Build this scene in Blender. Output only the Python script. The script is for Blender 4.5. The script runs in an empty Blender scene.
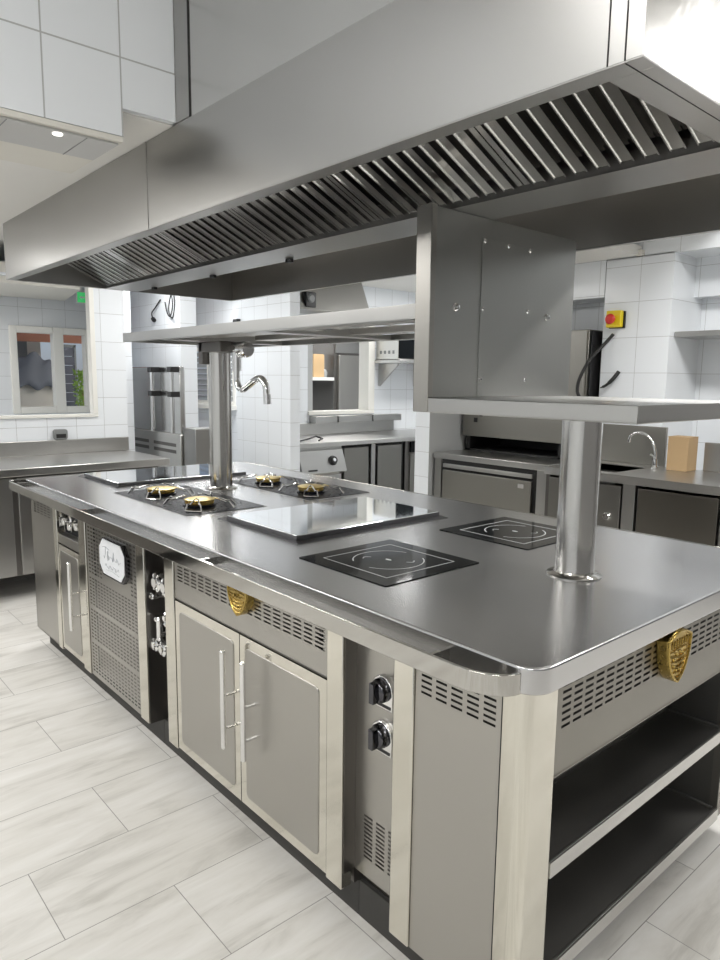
import bpy, bmesh, math, random
from math import pi, sin, cos, radians
from mathutils import Vector, Matrix
random.seed(7)
S = bpy.context.scene
COL = S.collection

# ------------------------------------------------------------------ materials
def new_mat(name):
    m = bpy.data.materials.new(name); m.use_nodes = True
    nt = m.node_tree
    return m, nt, nt.nodes['Principled BSDF']

def plain(name, col, rough=.5, metal=0., spec=None, emit=None, es=1., bump=0., bscale=60.):
    m, nt, b = new_mat(name)
    b.inputs['Base Color'].default_value = (*col, 1)
    b.inputs['Roughness'].default_value = rough
    b.inputs['Metallic'].default_value = metal
    if spec is not None: b.inputs['Specular IOR Level'].default_value = spec
    if emit:
        b.inputs['Emission Color'].default_value = (*emit, 1); b.inputs['Emission Strength'].default_value = es
    tc = nt.nodes.new('ShaderNodeTexCoord'); n = nt.nodes.new('ShaderNodeTexNoise')
    n.inputs['Scale'].default_value = bscale; n.inputs['Detail'].default_value = 3
    nt.links.new(tc.outputs['Object'], n.inputs['Vector'])
    mr = nt.nodes.new('ShaderNodeMapRange')
    mr.inputs['To Min'].default_value = max(0, rough - .04); mr.inputs['To Max'].default_value = min(1, rough + .04)
    nt.links.new(n.outputs['Fac'], mr.inputs['Value']); nt.links.new(mr.outputs['Result'], b.inputs['Roughness'])
    if bump:
        bp = nt.nodes.new('ShaderNodeBump'); bp.inputs['Strength'].default_value = bump; bp.inputs['Distance'].default_value = .002
        nt.links.new(n.outputs['Fac'], bp.inputs['Height']); nt.links.new(bp.outputs['Normal'], b.inputs['Normal'])
    return m

def steel(name, col=(.60, .59, .57), rough=.3, streak='x', amp=.08, bump=.0, wav=0., aniso=0., dirt=.0):
    """brushed stainless: stretched noise drives roughness and a faint bump, a large soft noise bends it like rolled sheet"""
    m, nt, b = new_mat(name)
    b.inputs['Metallic'].default_value = 1.
    b.inputs['Base Color'].default_value = (*col, 1)
    tc = nt.nodes.new('ShaderNodeTexCoord'); mp = nt.nodes.new('ShaderNodeMapping')
    sc = {'x': (1.2, 150, 150), 'y': (150, 1.2, 150), 'z': (150, 150, 1.2)}[streak]
    mp.inputs['Scale'].default_value = sc
    nt.links.new(tc.outputs['Object'], mp.inputs['Vector'])
    n = nt.nodes.new('ShaderNodeTexNoise'); n.inputs['Scale'].default_value = 1.; n.inputs['Detail'].default_value = 2
    nt.links.new(mp.outputs['Vector'], n.inputs['Vector'])
    n2 = nt.nodes.new('ShaderNodeTexNoise'); n2.inputs['Scale'].default_value = 3.; n2.inputs['Detail'].default_value = 1.5
    nt.links.new(tc.outputs['Object'], n2.inputs['Vector'])
    add = nt.nodes.new('ShaderNodeMath'); add.operation = 'MULTIPLY_ADD'; add.inputs[1].default_value = .12
    nt.links.new(n.outputs['Fac'], add.inputs[0])
    half = nt.nodes.new('ShaderNodeMath'); half.operation = 'MULTIPLY'; half.inputs[1].default_value = .88
    nt.links.new(n2.outputs['Fac'], half.inputs[0]); nt.links.new(half.outputs[0], add.inputs[2])
    mr = nt.nodes.new('ShaderNodeMapRange'); mr.inputs['From Min'].default_value = .3; mr.inputs['From Max'].default_value = .7
    mr.inputs['To Min'].default_value = max(.02, rough - amp); mr.inputs['To Max'].default_value = rough + amp
    nt.links.new(add.outputs[0], mr.inputs['Value']); nt.links.new(mr.outputs['Result'], b.inputs['Roughness'])
    last = None
    if bump:
        bp = nt.nodes.new('ShaderNodeBump'); bp.inputs['Strength'].default_value = bump; bp.inputs['Distance'].default_value = .0006
        nt.links.new(n.outputs['Fac'], bp.inputs['Height']); last = bp
    if wav:
        n3 = nt.nodes.new('ShaderNodeTexNoise'); n3.inputs['Scale'].default_value = 7.; n3.inputs['Detail'].default_value = 3; n3.inputs['Distortion'].default_value = .6
        nt.links.new(tc.outputs['Object'], n3.inputs['Vector'])
        b2 = nt.nodes.new('ShaderNodeBump'); b2.inputs['Strength'].default_value = wav; b2.inputs['Distance'].default_value = .01
        nt.links.new(n3.outputs['Fac'], b2.inputs['Height'])
        if last: nt.links.new(last.outputs['Normal'], b2.inputs['Normal'])
        last = b2
    if last: nt.links.new(last.outputs['Normal'], b.inputs['Normal'])
    if dirt:
        cr = nt.nodes.new('ShaderNodeMix'); cr.data_type = 'RGBA'
        cr.inputs[6].default_value = (*col, 1); cr.inputs[7].default_value = (col[0]*.8, col[1]*.78, col[2]*.7, 1)
        m2 = nt.nodes.new('ShaderNodeMath'); m2.operation = 'MULTIPLY'; m2.inputs[1].default_value = dirt
        nt.links.new(n2.outputs['Fac'], m2.inputs[0]); nt.links.new(m2.outputs[0], cr.inputs[0])
        nt.links.new(cr.outputs[2], b.inputs['Base Color'])
    return m

def tile_mat(name, plane, w, h, ou, ov, col=(.82, .85, .88), grout=(.44, .45, .45), gw=.0016, rough=.16):
    m, nt, b = new_mat(name)
    g = nt.nodes.new('ShaderNodeNewGeometry'); sp = nt.nodes.new('ShaderNodeSeparateXYZ'); cb = nt.nodes.new('ShaderNodeCombineXYZ')
    nt.links.new(g.outputs['Position'], sp.inputs[0])
    for k, (ax, o) in enumerate(zip(plane, (ou, ov))):
        s = nt.nodes.new('ShaderNodeMath'); s.operation = 'SUBTRACT'; s.inputs[1].default_value = o - 20*((w, h)[k])
        nt.links.new(sp.outputs['XYZ'.index(ax)], s.inputs[0]); nt.links.new(s.outputs[0], cb.inputs[k])
    br = nt.nodes.new('ShaderNodeTexBrick'); br.offset = 0.; br.squash = 1.
    br.inputs['Scale'].default_value = 1.; br.inputs['Brick Width'].default_value = w; br.inputs['Row Height'].default_value = h
    br.inputs['Mortar Size'].default_value = gw; br.inputs['Mortar Smooth'].default_value = .1
    c2 = tuple(c*.97 for c in col)
    br.inputs['Color1'].default_value = (*col, 1); br.inputs['Color2'].default_value = (*c2, 1); br.inputs['Mortar'].default_value = (*grout, 1)
    nt.links.new(cb.outputs[0], br.inputs['Vector']); nt.links.new(br.outputs['Color'], b.inputs['Base Color'])
    mr = nt.nodes.new('ShaderNodeMapRange'); mr.inputs['To Min'].default_value = rough; mr.inputs['To Max'].default_value = .7
    nt.links.new(br.outputs['Fac'], mr.inputs['Value']); nt.links.new(mr.outputs['Result'], b.inputs['Roughness'])
    bp = nt.nodes.new('ShaderNodeBump'); bp.invert = True; bp.inputs['Strength'].default_value = .4; bp.inputs['Distance'].default_value = .002
    nt.links.new(br.outputs['Fac'], bp.inputs['Height']); nt.links.new(bp.outputs['Normal'], b.inputs['Normal'])
    return m

def floor_mat():
    m, nt, b = new_mat('stone_look_floor_tile')
    L = nt.links.new
    g = nt.nodes.new('ShaderNodeNewGeometry'); sp = nt.nodes.new('ShaderNodeSeparateXYZ'); cb = nt.nodes.new('ShaderNodeCombineXYZ')
    L(g.outputs['Position'], sp.inputs[0])
    # long side of a tile runs along Y, rows step along X
    for k, (ax, o) in enumerate((('Y', -.25 - 12.), ('X', -.68 - .313*40))):
        s = nt.nodes.new('ShaderNodeMath'); s.operation = 'SUBTRACT'; s.inputs[1].default_value = o
        L(sp.outputs['XYZ'.index(ax)], s.inputs[0]); L(s.outputs[0], cb.inputs[k])
    br = nt.nodes.new('ShaderNodeTexBrick'); br.offset = .5; br.offset_frequency = 2
    br.inputs['Scale'].default_value = 1; br.inputs['Brick Width'].default_value = .6; br.inputs['Row Height'].default_value = .313
    br.inputs['Mortar Size'].default_value = .0014; br.inputs['Mortar Smooth'].default_value = .2; br.inputs['Bias'].default_value = 0
    br.inputs['Color1'].default_value = (0, 0, 0, 1); br.inputs['Color2'].default_value = (1, 1, 1, 1); br.inputs['Mortar'].default_value = (.5, .5, .5, 1)
    L(cb.outputs[0], br.inputs['Vector'])
    # veins: noise stretched along the tile with a per-tile offset
    sc = nt.nodes.new('ShaderNodeVectorMath'); sc.operation = 'MULTIPLY'; sc.inputs[1].default_value = (1.6, 9., 1.)
    L(cb.outputs[0], sc.inputs[0])
    of = nt.nodes.new('ShaderNodeVectorMath'); of.operation = 'MULTIPLY_ADD'; of.inputs[1].default_value = (7.3, 13.7, 5.); 
    L(br.outputs['Color'], of.inputs[0]); L(sc.outputs[0], of.inputs[2])
    rot = nt.nodes.new('ShaderNodeVectorRotate'); rot.rotation_type = 'Z_AXIS'; rot.inputs['Angle'].default_value = .12
    L(of.outputs[0], rot.inputs['Vector'])
    n = nt.nodes.new('ShaderNodeTexNoise'); n.inputs['Scale'].default_value = 1.5; n.inputs['Detail'].default_value = 8; n.inputs['Roughness'].default_value = .62; n.inputs['Distortion'].default_value = .5
    L(rot.outputs[0], n.inputs['Vector'])
    cr = nt.nodes.new('ShaderNodeValToRGB'); e = cr.color_ramp.elements
    e[0].position = .30; e[0].color = (.58, .565, .53, 1); e[1].position = .68; e[1].color = (.82, .81, .785, 1)
    x = cr.color_ramp.elements.new(.46); x.color = (.73, .715, .68, 1)
    L(n.outputs['Fac'], cr.inputs['Fac'])
    n2 = nt.nodes.new('ShaderNodeTexNoise'); n2.inputs['Scale'].default_value = 2.2; n2.inputs['Detail'].default_value = 6
    L(g.outputs['Position'], n2.inputs['Vector'])
    mx0 = nt.nodes.new('ShaderNodeMix'); mx0.data_type = 'RGBA'; mx0.blend_type = 'MULTIPLY'
    mr0 = nt.nodes.new('ShaderNodeMapRange'); mr0.inputs['From Min'].default_value = .35; mr0.inputs['From Max'].default_value = .7; mr0.inputs['To Min'].default_value = 0; mr0.inputs['To Max'].default_value = .5
    L(n2.outputs['Fac'], mr0.inputs['Value']); L(mr0.outputs['Result'], mx0.inputs[0]); L(cr.outputs['Color'], mx0.inputs[6]); mx0.inputs[7].default_value = (.86, .85, .82, 1)
    mx = nt.nodes.new('ShaderNodeMix'); mx.data_type = 'RGBA'
    L(br.outputs['Fac'], mx.inputs[0]); L(mx0.outputs[2], mx.inputs[6]); mx.inputs[7].default_value = (.30, .29, .27, 1)
    L(mx.outputs[2], b.inputs['Base Color'])
    mr = nt.nodes.new('ShaderNodeMapRange'); mr.inputs['To Min'].default_value = .28; mr.inputs['To Max'].default_value = .5
    L(n.outputs['Fac'], mr.inputs['Value']); L(mr.outputs['Result'], b.inputs['Roughness'])
    b.inputs['Specular IOR Level'].default_value = .4
    bp = nt.nodes.new('ShaderNodeBump'); bp.invert = True; bp.inputs['Strength'].default_value = .3; bp.inputs['Distance'].default_value = .002
    L(br.outputs['Fac'], bp.inputs['Height']); L(bp.outputs['Normal'], b.inputs['Normal'])
    return m

M = {}
M['steel'] = steel('brushed_steel', (.46, .455, .44), .315, 'z', .025)
M['steel_h'] = steel('brushed_steel_level', (.55, .545, .53), .31, 'x', .025)
M['panel'] = steel('satin_steel_panel', (.445, .432, .405), .34, 'z', .03)
M['top'] = steel('worktop_steel', (.58, .58, .59), .245, 'x', .02, dirt=.15)
M['polish'] = steel('polished_steel', (.72, .70, .64), .12, 'z', .04, wav=.10, dirt=.4)
M['rail'] = steel('mirror_steel_rail', (.50, .49, .465), .08, 'x', .03)
M['hood'] = steel('hood_steel', (.42, .415, .405), .31, 'x', .02, wav=.015, dirt=.2)
M['hood_dk'] = steel('hood_inner_steel', (.60, .58, .55), .34, 'x', .04)
M['duct'] = steel('duct_steel', (.58, .575, .56), .235, 'x', .03, wav=.2)
M['baffle'] = steel('baffle_steel', (.85, .85, .84), .13, 'y', .02)
M['chrome'] = plain('chrome', (.80, .80, .80), .06, 1.)
M['dchrome'] = plain('dark_chrome', (.10, .10, .11), .10, 1.)
M['mirror'] = plain('polished_griddle', (.80, .82, .84), .045, 1.)
M['gun'] = steel('dark_gutter_steel', (.16, .16, .165), .32, 'x', .03)
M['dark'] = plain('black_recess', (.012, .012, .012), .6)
M['darksteel'] = steel('dark_steel', (.20, .19, .18), .35, 'z', .05)
M['shelfshade'] = steel('shaded_shelf_steel', (.24, .235, .225), .40, 'y')  # shade inside the open cubby put into a dark steel colour
M['glass'] = plain('black_ceramic_glass', (.004, .005, .006), .06, 0., .16)
M['line'] = plain('white_print', (.62, .64, .64), .4)
M['enamel'] = plain('black_enamel', (.008, .009, .013), .28, 0., .12)
M['brass'] = plain('burner_brass', (.72, .55, .20), .30, 1.)
M['gold'] = plain('gold_badge', (.46, .33, .10), .28, 1., bump=.3, bscale=90)
M['white'] = plain('white_plaster', (.80, .80, .78), .6, bump=.1)
M['cream'] = plain('cream_plaster', (.74, .72, .66), .6, bump=.1)
M['ceil'] = plain('ceiling_paint', (.80, .79, .76), .7)
M['pvc'] = plain('white_window_frame', (.82, .81, .76), .35)
M['black'] = plain('black_plastic', (.015, .015, .016), .4)
M['greyp'] = plain('grey_plastic', (.22, .23, .23), .45)
M['yellow'] = plain('yellow_plastic', (.85, .66, .02), .4)
M['red'] = plain('red_plastic', (.62, .03, .02), .35)
M['card'] = plain('brown_cardboard', (.40, .275, .145), .75)
M['plate'] = plain('white_enamel_plate', (.82, .84, .87), .22)
M['ink'] = plain('grey_ink', (.40, .42, .45), .4)
M['rubber'] = plain('cable_rubber', (.02, .02, .02), .5)
M['green'] = plain('green_sign', (.05, .55, .15), .4, emit=(.1, .8, .25), es=.6)
M['leaf'] = plain('leaf', (.32, .50, .10), .6)
M['brick'] = plain('brick_wall', (.45, .20, .13), .8, bump=.3)
M['render'] = plain('pale_render', (.75, .70, .62), .8)
M['tarp'] = plain('grey_tarp', (.20, .21, .24), .6, bump=.4, bscale=20)
M['shutter'] = plain('grey_shutter', (.10, .105, .13), .5)
M['lamp'] = plain('glint_glow', (.9, .9, .9), .5, emit=(1, .96, .9), es=3)  # glow that paints a highlight, not a lamp
M['gpan'] = plain('grey_access_panel', (.55, .55, .54), .4)
M['louvre'] = plain('louvre_glass', (.34, .36, .37), .2)
M['floor'] = floor_mat()
M['endw'] = steel('dull_end_sheet', (.43, .435, .42), .42, 'z', .03)
M['sidep'] = steel('satin_side_panel', (.29, .28, .255), .40, 'y', .03)  # darker copy of the satin panel, right side shade put into its colour
M['dimwall'] = plain('dim_reflected_wall', (.25, .25, .25), .6)  # dark grey stands in for an unlit area and dims steel reflections
M['panelw'] = steel('machine_panel', (.66, .655, .63), .31, 'x', .025)
M['hoodmir'] = steel('machine_mirror', (.60, .60, .59), .20, 'x', .02)
M['plinth'] = plain('toe_shade_plinth', (.05, .048, .045), .6)  # black colour paints the toe shadow under the cabinets
M['under'] = steel('dull_dark_door', (.27, .262, .245), .34, 'z', .03)
M['steeld'] = steel('brown_steel', (.22, .205, .18), .31, 'x', .025)

# ------------------------------------------------------------------ mesh helper
class MB:
    def __init__(s): s.v = []; s.f = []; s.m = []
    def add(s, vs, fs, mi=0):
        o = len(s.v); s.v += [tuple(v) for v in vs]
        for f in fs: s.f.append(tuple(o+i for i in f)); s.m.append(mi)
        return s
    def box(s, x0, x1, y0, y1, z0, z1, mi=0):
        vs = [(x, y, z) for x in (x0, x1) for y in (y0, y1) for z in (z0, z1)]
        return s.add(vs, [(0,1,3,2),(4,6,7,5),(0,4,5,1),(2,3,7,6),(0,2,6,4),(1,5,7,3)], mi)
    def quad(s, a, b, c, d, mi=0): return s.add([a,b,c,d], [(0,1,2,3)], mi)
    def ring(s, c, d, r, n):
        d = Vector(d).normalized(); u = d.orthogonal().normalized(); w = d.cross(u)
        return [Vector(c) + r*(cos(2*pi*i/n)*u + sin(2*pi*i/n)*w) for i in range(n)]
    def cyl(s, a, b, r, r1=None, n=24, mi=0):
        a, b = Vector(a), Vector(b); d = b-a; r1 = r if r1 is None else r1
        R0, R1 = s.ring(a, d, r, n), s.ring(b, d, r1, n)
        fs = [(i, (i+1) % n, n+(i+1) % n, n+i) for i in range(n)] + [tuple(range(n-1, -1, -1)), tuple(range(n, 2*n))]
        return s.add(R0+R1, fs, mi)
    def lathe(s, prof, c, axis=(0,0,1), n=32, mi=0):
        """prof: list of (radius, height along axis)"""
        ax = Vector(axis).normalized(); vs = []; k = len(prof)
        for r, h in prof: vs += s.ring(Vector(c)+ax*h, ax, max(r, 1e-4), n)
        fs = [(j*n+i, j*n+(i+1) % n, (j+1)*n+(i+1) % n, (j+1)*n+i) for j in range(k-1) for i in range(n)]
        fs += [tuple(range(n-1, -1, -1)), tuple(range((k-1)*n, k*n))]
        return s.add(vs, fs, mi)
    def tube(s, pts, r, n=10, mi=0, closed=False):
        pts = [Vector(p) for p in pts]; k = len(pts); vs = []; u = None
        for i, p in enumerate(pts):
            if closed: d = pts[(i+1) % k]-pts[i-1]
            else: d = pts[min(i+1, k-1)]-pts[max(i-1, 0)]
            d.normalize()
            u = d.orthogonal().normalized() if u is None else (u-d*u.dot(d)).normalized()
            w = d.cross(u); rr = r[i] if isinstance(r, (list, tuple)) else r
            vs += [p+rr*(cos(2*pi*j/n)*u+sin(2*pi*j/n)*w) for j in range(n)]
        fs = []
        for i in range(k if closed else k-1):
            a, b = i*n, ((i+1) % k)*n
            fs += [(a+j, a+(j+1) % n, b+(j+1) % n, b+j) for j in range(n)]
        if not closed: fs += [tuple(range(n-1, -1, -1)), tuple(range((k-1)*n, k*n))]
        return s.add(vs, fs, mi)
    def prism(s, poly, axis, a0, a1, mi=0):
        """poly in the plane perpendicular to axis: 'x'->(y,z) 'y'->(x,z) 'z'->(x,y)"""
        def P(p, a): return {'x': (a, p[0], p[1]), 'y': (p[0], a, p[1]), 'z': (p[0], p[1], a)}[axis]
        n = len(poly); vs = [P(p, a0) for p in poly]+[P(p, a1) for p in poly]
        fs = [(i, (i+1) % n, n+(i+1) % n, n+i) for i in range(n)]+[tuple(range(n-1, -1, -1)), tuple(range(n, 2*n))]
        return s.add(vs, fs, mi)
    def slots(s, P, u0, u1, v0, v1, nu, nv, fu=.7, fv=.5, mi=0):
        """sheet with nu x nv real openings; P maps (u,v) to space"""
        du, dv = (u1-u0)/nu, (v1-v0)/nv
        for i in range(nu):
            for j in range(nv):
                a, b, c, d = u0+i*du, u0+(i+1)*du, v0+j*dv, v0+(j+1)*dv
                hu, hv = du*(1-fu)/2, dv*(1-fv)/2
                s.quad(P(a,c), P(b,c), P(b,c+hv), P(a,c+hv), mi); s.quad(P(a,d-hv), P(b,d-hv), P(b,d), P(a,d), mi)
                s.quad(P(a,c+hv), P(a+hu,c+hv), P(a+hu,d-hv), P(a,d-hv), mi); s.quad(P(b-hu,c+hv), P(b,c+hv), P(b,d-hv), P(b-hu,d-hv), mi)
        return s
    def sheet(s, P, u0, u1, v0, v1, mi=0):
        return s.quad(P(u0,v0), P(u1,v0), P(u1,v1), P(u0,v1), mi)
    def build(s, name, mats, parent=None, base=None, bevel=0., segs=2, smooth=35):
        mats = mats if isinstance(mats, (list, tuple)) else [mats]
        off = Vector(base) if base else (Vector(parent['_b']) if parent else Vector((0,0,0)))
        me = bpy.data.meshes.new(name); me.from_pydata([tuple(Vector(v)-off) for v in s.v], [], s.f)
        for m in mats: me.materials.append(m)
        me.polygons.foreach_set('material_index', s.m)
        bm = bmesh.new(); bm.from_mesh(me); bmesh.ops.remove_doubles(bm, verts=bm.verts, dist=1e-6)
        bmesh.ops.recalc_face_normals(bm, faces=bm.faces); bm.to_mesh(me); bm.free()
        me.polygons.foreach_set('use_smooth', [True]*len(me.polygons)); me.set_sharp_from_angle(angle=radians(smooth))
        o = bpy.data.objects.new(name, me); COL.objects.link(o)
        if parent: o.parent = parent; o['_b'] = parent['_b']
        elif base: o.location = base; o['_b'] = tuple(base)
        else: o['_b'] = (0., 0., 0.)
        if bevel:
            b = o.modifiers.new('bevel', 'BEVEL'); b.width = bevel; b.segments = segs; b.limit_method = 'ANGLE'; b.angle_limit = radians(40)
        return o
def box(*a): return MB().box(*a)
def frame_x(m, x0, x1, y0, y1, z0, z1, w, mull=()):
    """window frame lying in a plane x = const: stiles, rails between them, mullions (y0,y1)"""
    m.box(x0, x1, y0, y0+w, z0, z1); m.box(x0, x1, y1-w, y1, z0, z1)
    ys = [y0+w]+[q for p in mull for q in p]+[y1-w]
    for a, b in zip(ys[::2], ys[1::2]): m.box(x0+.001, x1-.001, a, b, z0, z0+w); m.box(x0+.001, x1-.001, a, b, z1-w, z1)
    for a, b in mull: m.box(x0, x1, a, b, z0, z1)
    return m
def tag(o, label, cat, group=None):
    o['label'] = label; o['category'] = cat
    if group: o['group'] = group
    return o
def thing(name, base, label, cat, group=None):
    o = bpy.data.objects.new(name, None); COL.objects.link(o); o.location = base; o['_b'] = tuple(float(c) for c in base)
    o.empty_display_size = .1
    return tag(o, label, cat, group)
def struct(name, mb, mats, **k):
    o = mb.build(name, mats, **k); o['kind'] = 'structure'; return o
def dup(root, delta, label=None):
    r = root.copy(); COL.objects.link(r); r.location = Vector(root.location)+Vector(delta)
    if label: r['label'] = label
    for ch in list(root.children):
        c = ch.copy(); COL.objects.link(c); c.parent = r
        for g in list(ch.children):
            d = g.copy(); COL.objects.link(d); d.parent = c
    return r
def arc(c, r, a0, a1, n, f): return [f(c[0]+r*cos(radians(a0+(a1-a0)*i/n)), c[1]+r*sin(radians(a0+(a1-a0)*i/n))) for i in range(n+1)]
def rrect(x0, x1, y0, y1, r, n=8):
    I = lambda a, b: (a, b)
    return (arc((x1-r, y0+r), r, -90, 0, n, I)+arc((x1-r, y1-r), r, 0, 90, n, I)+arc((x0+r, y1-r), r, 90, 180, n, I)+arc((x0+r, y0+r), r, 180, 270, n, I))
FR = lambda y: (lambda u, v: (u, y, v))          # sheet facing the aisle
SD = lambda x: (lambda u, v: (x, u, v))          # sheet facing +X

# ------------------------------------------------------------------ camera
CX, CY, CZ, YAW, PITCH, ROLL, FPX = .6925, -1.0462, 1.4292, -.8497, .1436, .0121, 695.98
f = Vector((cos(PITCH)*sin(YAW), cos(PITCH)*cos(YAW), -sin(PITCH)))
r0 = f.cross(Vector((0,0,1))).normalized(); u0 = r0.cross(f)
rr = cos(ROLL)*r0+sin(ROLL)*u0; uu = -sin(ROLL)*r0+cos(ROLL)*u0
cam = bpy.data.cameras.new('camera'); co = bpy.data.objects.new('camera', cam); COL.objects.link(co)
mat = Matrix((rr, uu, -f)).transposed().to_4x4(); mat.translation = (CX, CY, CZ); co.matrix_world = mat
cam.sensor_fit = 'VERTICAL'; cam.sensor_height = 24; cam.lens = 24*FPX/960; cam.clip_start = .02
S.camera = co

# ------------------------------------------------------------------ room shell
W, CE = .12, 2.95
T_left = tile_mat('wall_tile_left', 'YZ', .213, .2125, .397, 1.053)
T_bulk = tile_mat('wall_tile_bulkhead', 'YZ', .200, .200, -.2265, 2.264, gw=.0022)
T_col = tile_mat('wall_tile_column', 'XZ', .207, .2, -4.88, 1.056)
T_colx = tile_mat('wall_tile_column_side', 'YZ', .2, .2, 2.4, 1.056)
T_dense = tile_mat('wall_tile_far', 'XZ', .27, .2, -6.21, 1.504)
T_pil = tile_mat('wall_tile_pillar', 'XZ', .258, .242, -1.985+.0, 1.496)
T_pilx = tile_mat('wall_tile_pillar_side', 'YZ', .258, .242, 3.6, 1.496)
T_mid = tile_mat('wall_tile_middle', 'YZ', .25, .22, 4.1, 1.10)
T_gen = tile_mat('wall_tile_plain', 'YZ', .2, .2, 0, 0)
T_genx = tile_mat('wall_tile_plain_long', 'XZ', .2, .2, 0, 0)

struct('floor', box(-9.5, 3.3, -3.3, 6.5, -.1, 0), M['floor'])
struct('ceiling', box(-1.22, 3.3, -3.3, 3.6, CE, CE+.1), M['ceil'])
# low ceiling over the left side of the kitchen, left of the bulkhead
struct('ceiling_low', box(-5.0, -1.24, -3.3, -.0712, 2.1335, 2.3), M['ceil'])
struct('ceiling_back', box(-9.5, -1.2, -.06, 3.59, 2.40, 2.5), M['ceil'])
struct('ceiling_middle', box(-9.5, -3.09, 3.6, 6.5, 2.40, 2.5), M['ceil'])
# bulkhead with a notch beside the hood, tiled towards the room
bk = MB(); bk.box(-1.6, -1.22, -3.3, -.2245, 2.066, CE); bk.box(-1.42, -1.22, -.2245, -.0712, 2.1375, CE)
struct('wall_bulkhead', bk, [T_bulk])
t = MB(); t.box(-1.62, -1.222, -3.3, -.2255, 2.052, 2.0655); struct('trim_1', t, M['cream'])
# left wall with the big opening
lw = MB(); x0, x1 = -4.76, -4.7
lw.box(x0, x1, -3.3, 1.225, 0, 1.145); lw.box(x0, x1, .985, 1.225, 1.145, 2.136); lw.box(x0, x1, -3.3, 1.225, 2.12, 2.136)
lw.box(x0, x1, -3.3, -1.2, 1.145, 2.12)
struct('wall_left', lw, T_left)
rt = MB(); rt.box(-6.05, -5.17, 1.42, 1.48, 0, 2.4); rt.box(-5.23, -5.17, 1.24, 1.42, 0, 2.4); rt.box(-5.17, -4.76, 1.18, 1.24, 0, 2.4)
struct('wall_left_return', rt, T_genx)
tr = MB(); tr.box(-4.76, -4.685, .950, .988, 1.145, 2.12); tr.box(-4.76, -4.685, -1.2, .988, 1.120, 1.1445)
struct('window_1', tr, M['pvc'], bevel=.004)
# the porch room seen through the opening
pw = MB(); X = -5.95
pw.box(X-.1, X, -3.3, .714, 0, 2.5); pw.box(X-.1, X, .714, 1.42, 0, 1.093); pw.box(X-.1, X, .714, 1.42, 1.86, 2.5)
struct('wall_porch', pw, tile_mat('wall_tile_porch', 'YZ', .2, .2, .2, 1.02, col=(.74, .76, .78)))
struct('ceiling_porch', MB().prism([(-5.945, -1.5), (-5.945, 1.20), (-4.99, 1.0), (-4.99, -1.5)], 'z', 2.10, 2.25), M['cream'])
wf = frame_x(MB(), X-.06, X+.03, .714, 1.415, 1.093, 1.858, .058, ((1.075, 1.165),))
struct('window_2', wf, M['pvc'], bevel=.004)
# far tiled wall, pilaster end, passage wall
struct('wall_far', box(-6.35, -5.1, 1.9, 2.06, 0, 2.4), T_dense)
p = MB(); p.box(-9.4, -7.44, 3.2, 3.3, 0, 2.4); p.box(-6.32, -5.0, 3.2, 3.3, 0, 2.4); p.box(-7.44, -6.32, 3.2, 3.3, 0, 1.11); p.box(-7.44, -6.32, 3.2, 3.3, 1.79, 2.4)
struct('wall_passage', p, T_genx)
wl = MB(); wl.box(-7.44, -7.40, 3.18, 3.26, 1.11, 1.79); wl.box(-6.36, -6.32, 3.18, 3.26, 1.11, 1.79); wl.box(-6.95, -6.90, 3.18, 3.26, 1.151, 1.749)
for c in (1.11, 1.75): wl.box(-7.399, -6.361, 3.181, 3.259, c, c+.04)
wl.box(-7.46, -6.30, 3.12, 3.2, 1.06, 1.11)
w3 = struct('window_3', wl, M['pvc'])
lv = MB()
for k in range(9): lv.prism([(3.215, 1.16+k*.066), (3.245, 1.205+k*.066), (3.25, 1.20+k*.066), (3.22, 1.155+k*.066)], 'x', -7.40, -6.36)
o = lv.build('louvre_blades', M['louvre'], w3)
# tiled column wall and the middle room
cw = MB(); cw.box(-4.98, -4.13, 2.4, 2.5, 0, 2.4); struct('wall_column', cw, T_col)
mw = MB(); x0, x1 = -5.07, -4.95
mw.box(x0, x1, 2.5, 3.2, 0, 2.4); mw.box(x0, x1, 3.2, 4.08, 0, 1.10); mw.box(x0, x1, 4.08, 6.4, 0, 2.4); mw.box(x0, x1, 3.2, 4.08, 2.0, 2.4)
struct('wall_middle', mw, T_mid)
w4 = MB(); w4.box(-5.09, -4.93, 4.0, 4.09, 1.105, 1.96); w4.box(-5.09, -4.93, 3.2, 4.09, 1.065, 1.104); w4.box(-5.09, -4.93, 3.2, 4.09, 1.961, 2.02)
struct('window_4', w4, M['pvc'], bevel=.004)
struct('wall_scullery', box(-7.1, -7.0, 3.3, 6.4, 0, 2.4), T_gen)
struct('wall_far_end', box(-9.4, -3.2, 6.4, 6.5, 0, 2.4), T_genx)
struct('wall_stub', box(-3.24, -3.085, 3.0, 6.4, 0, 2.4), tile_mat('wall_tile_stub', 'XZ', .2, .2, -3.085, .66))
# recess behind the cooking island
struct('wall_recess', box(-3.085, -1.985, 3.9, 4.0, 0, CE), T_genx)
struct('wall_recess_bulkhead', box(-3.085, -1.99, 3.6, 3.9, 2.028, CE), tile_mat('wall_tile_recess', 'XZ', .242, .242, -2.03, 2.04))
struct('wall_pillar', box(-1.985, -1.50, 3.6, 4.15, 0, 2.282), [T_pil])
struct('wall_right_high', box(-1.99, 3.3, 3.6, 4.3, 2.275, CE), T_pil)
struct('wall_right_low', box(-1.51, .4, 3.92, 4.3, 2.015, 2.275), T_pil)
struct('wall_right_back', box(-1.51, .4, 4.06, 4.3, 0, 2.015), T_pil)
struct('wall_right_dim', box(.4, 3.3, 3.92, 4.3, 0, 2.275), M['dimwall'])  # unseen dark wall added to darken reflections in the end sheet
struct('ceiling_recess', box(-3.2, -1.735, 2.95, 3.6, 2.285, 2.345), M['ceil'])
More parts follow.
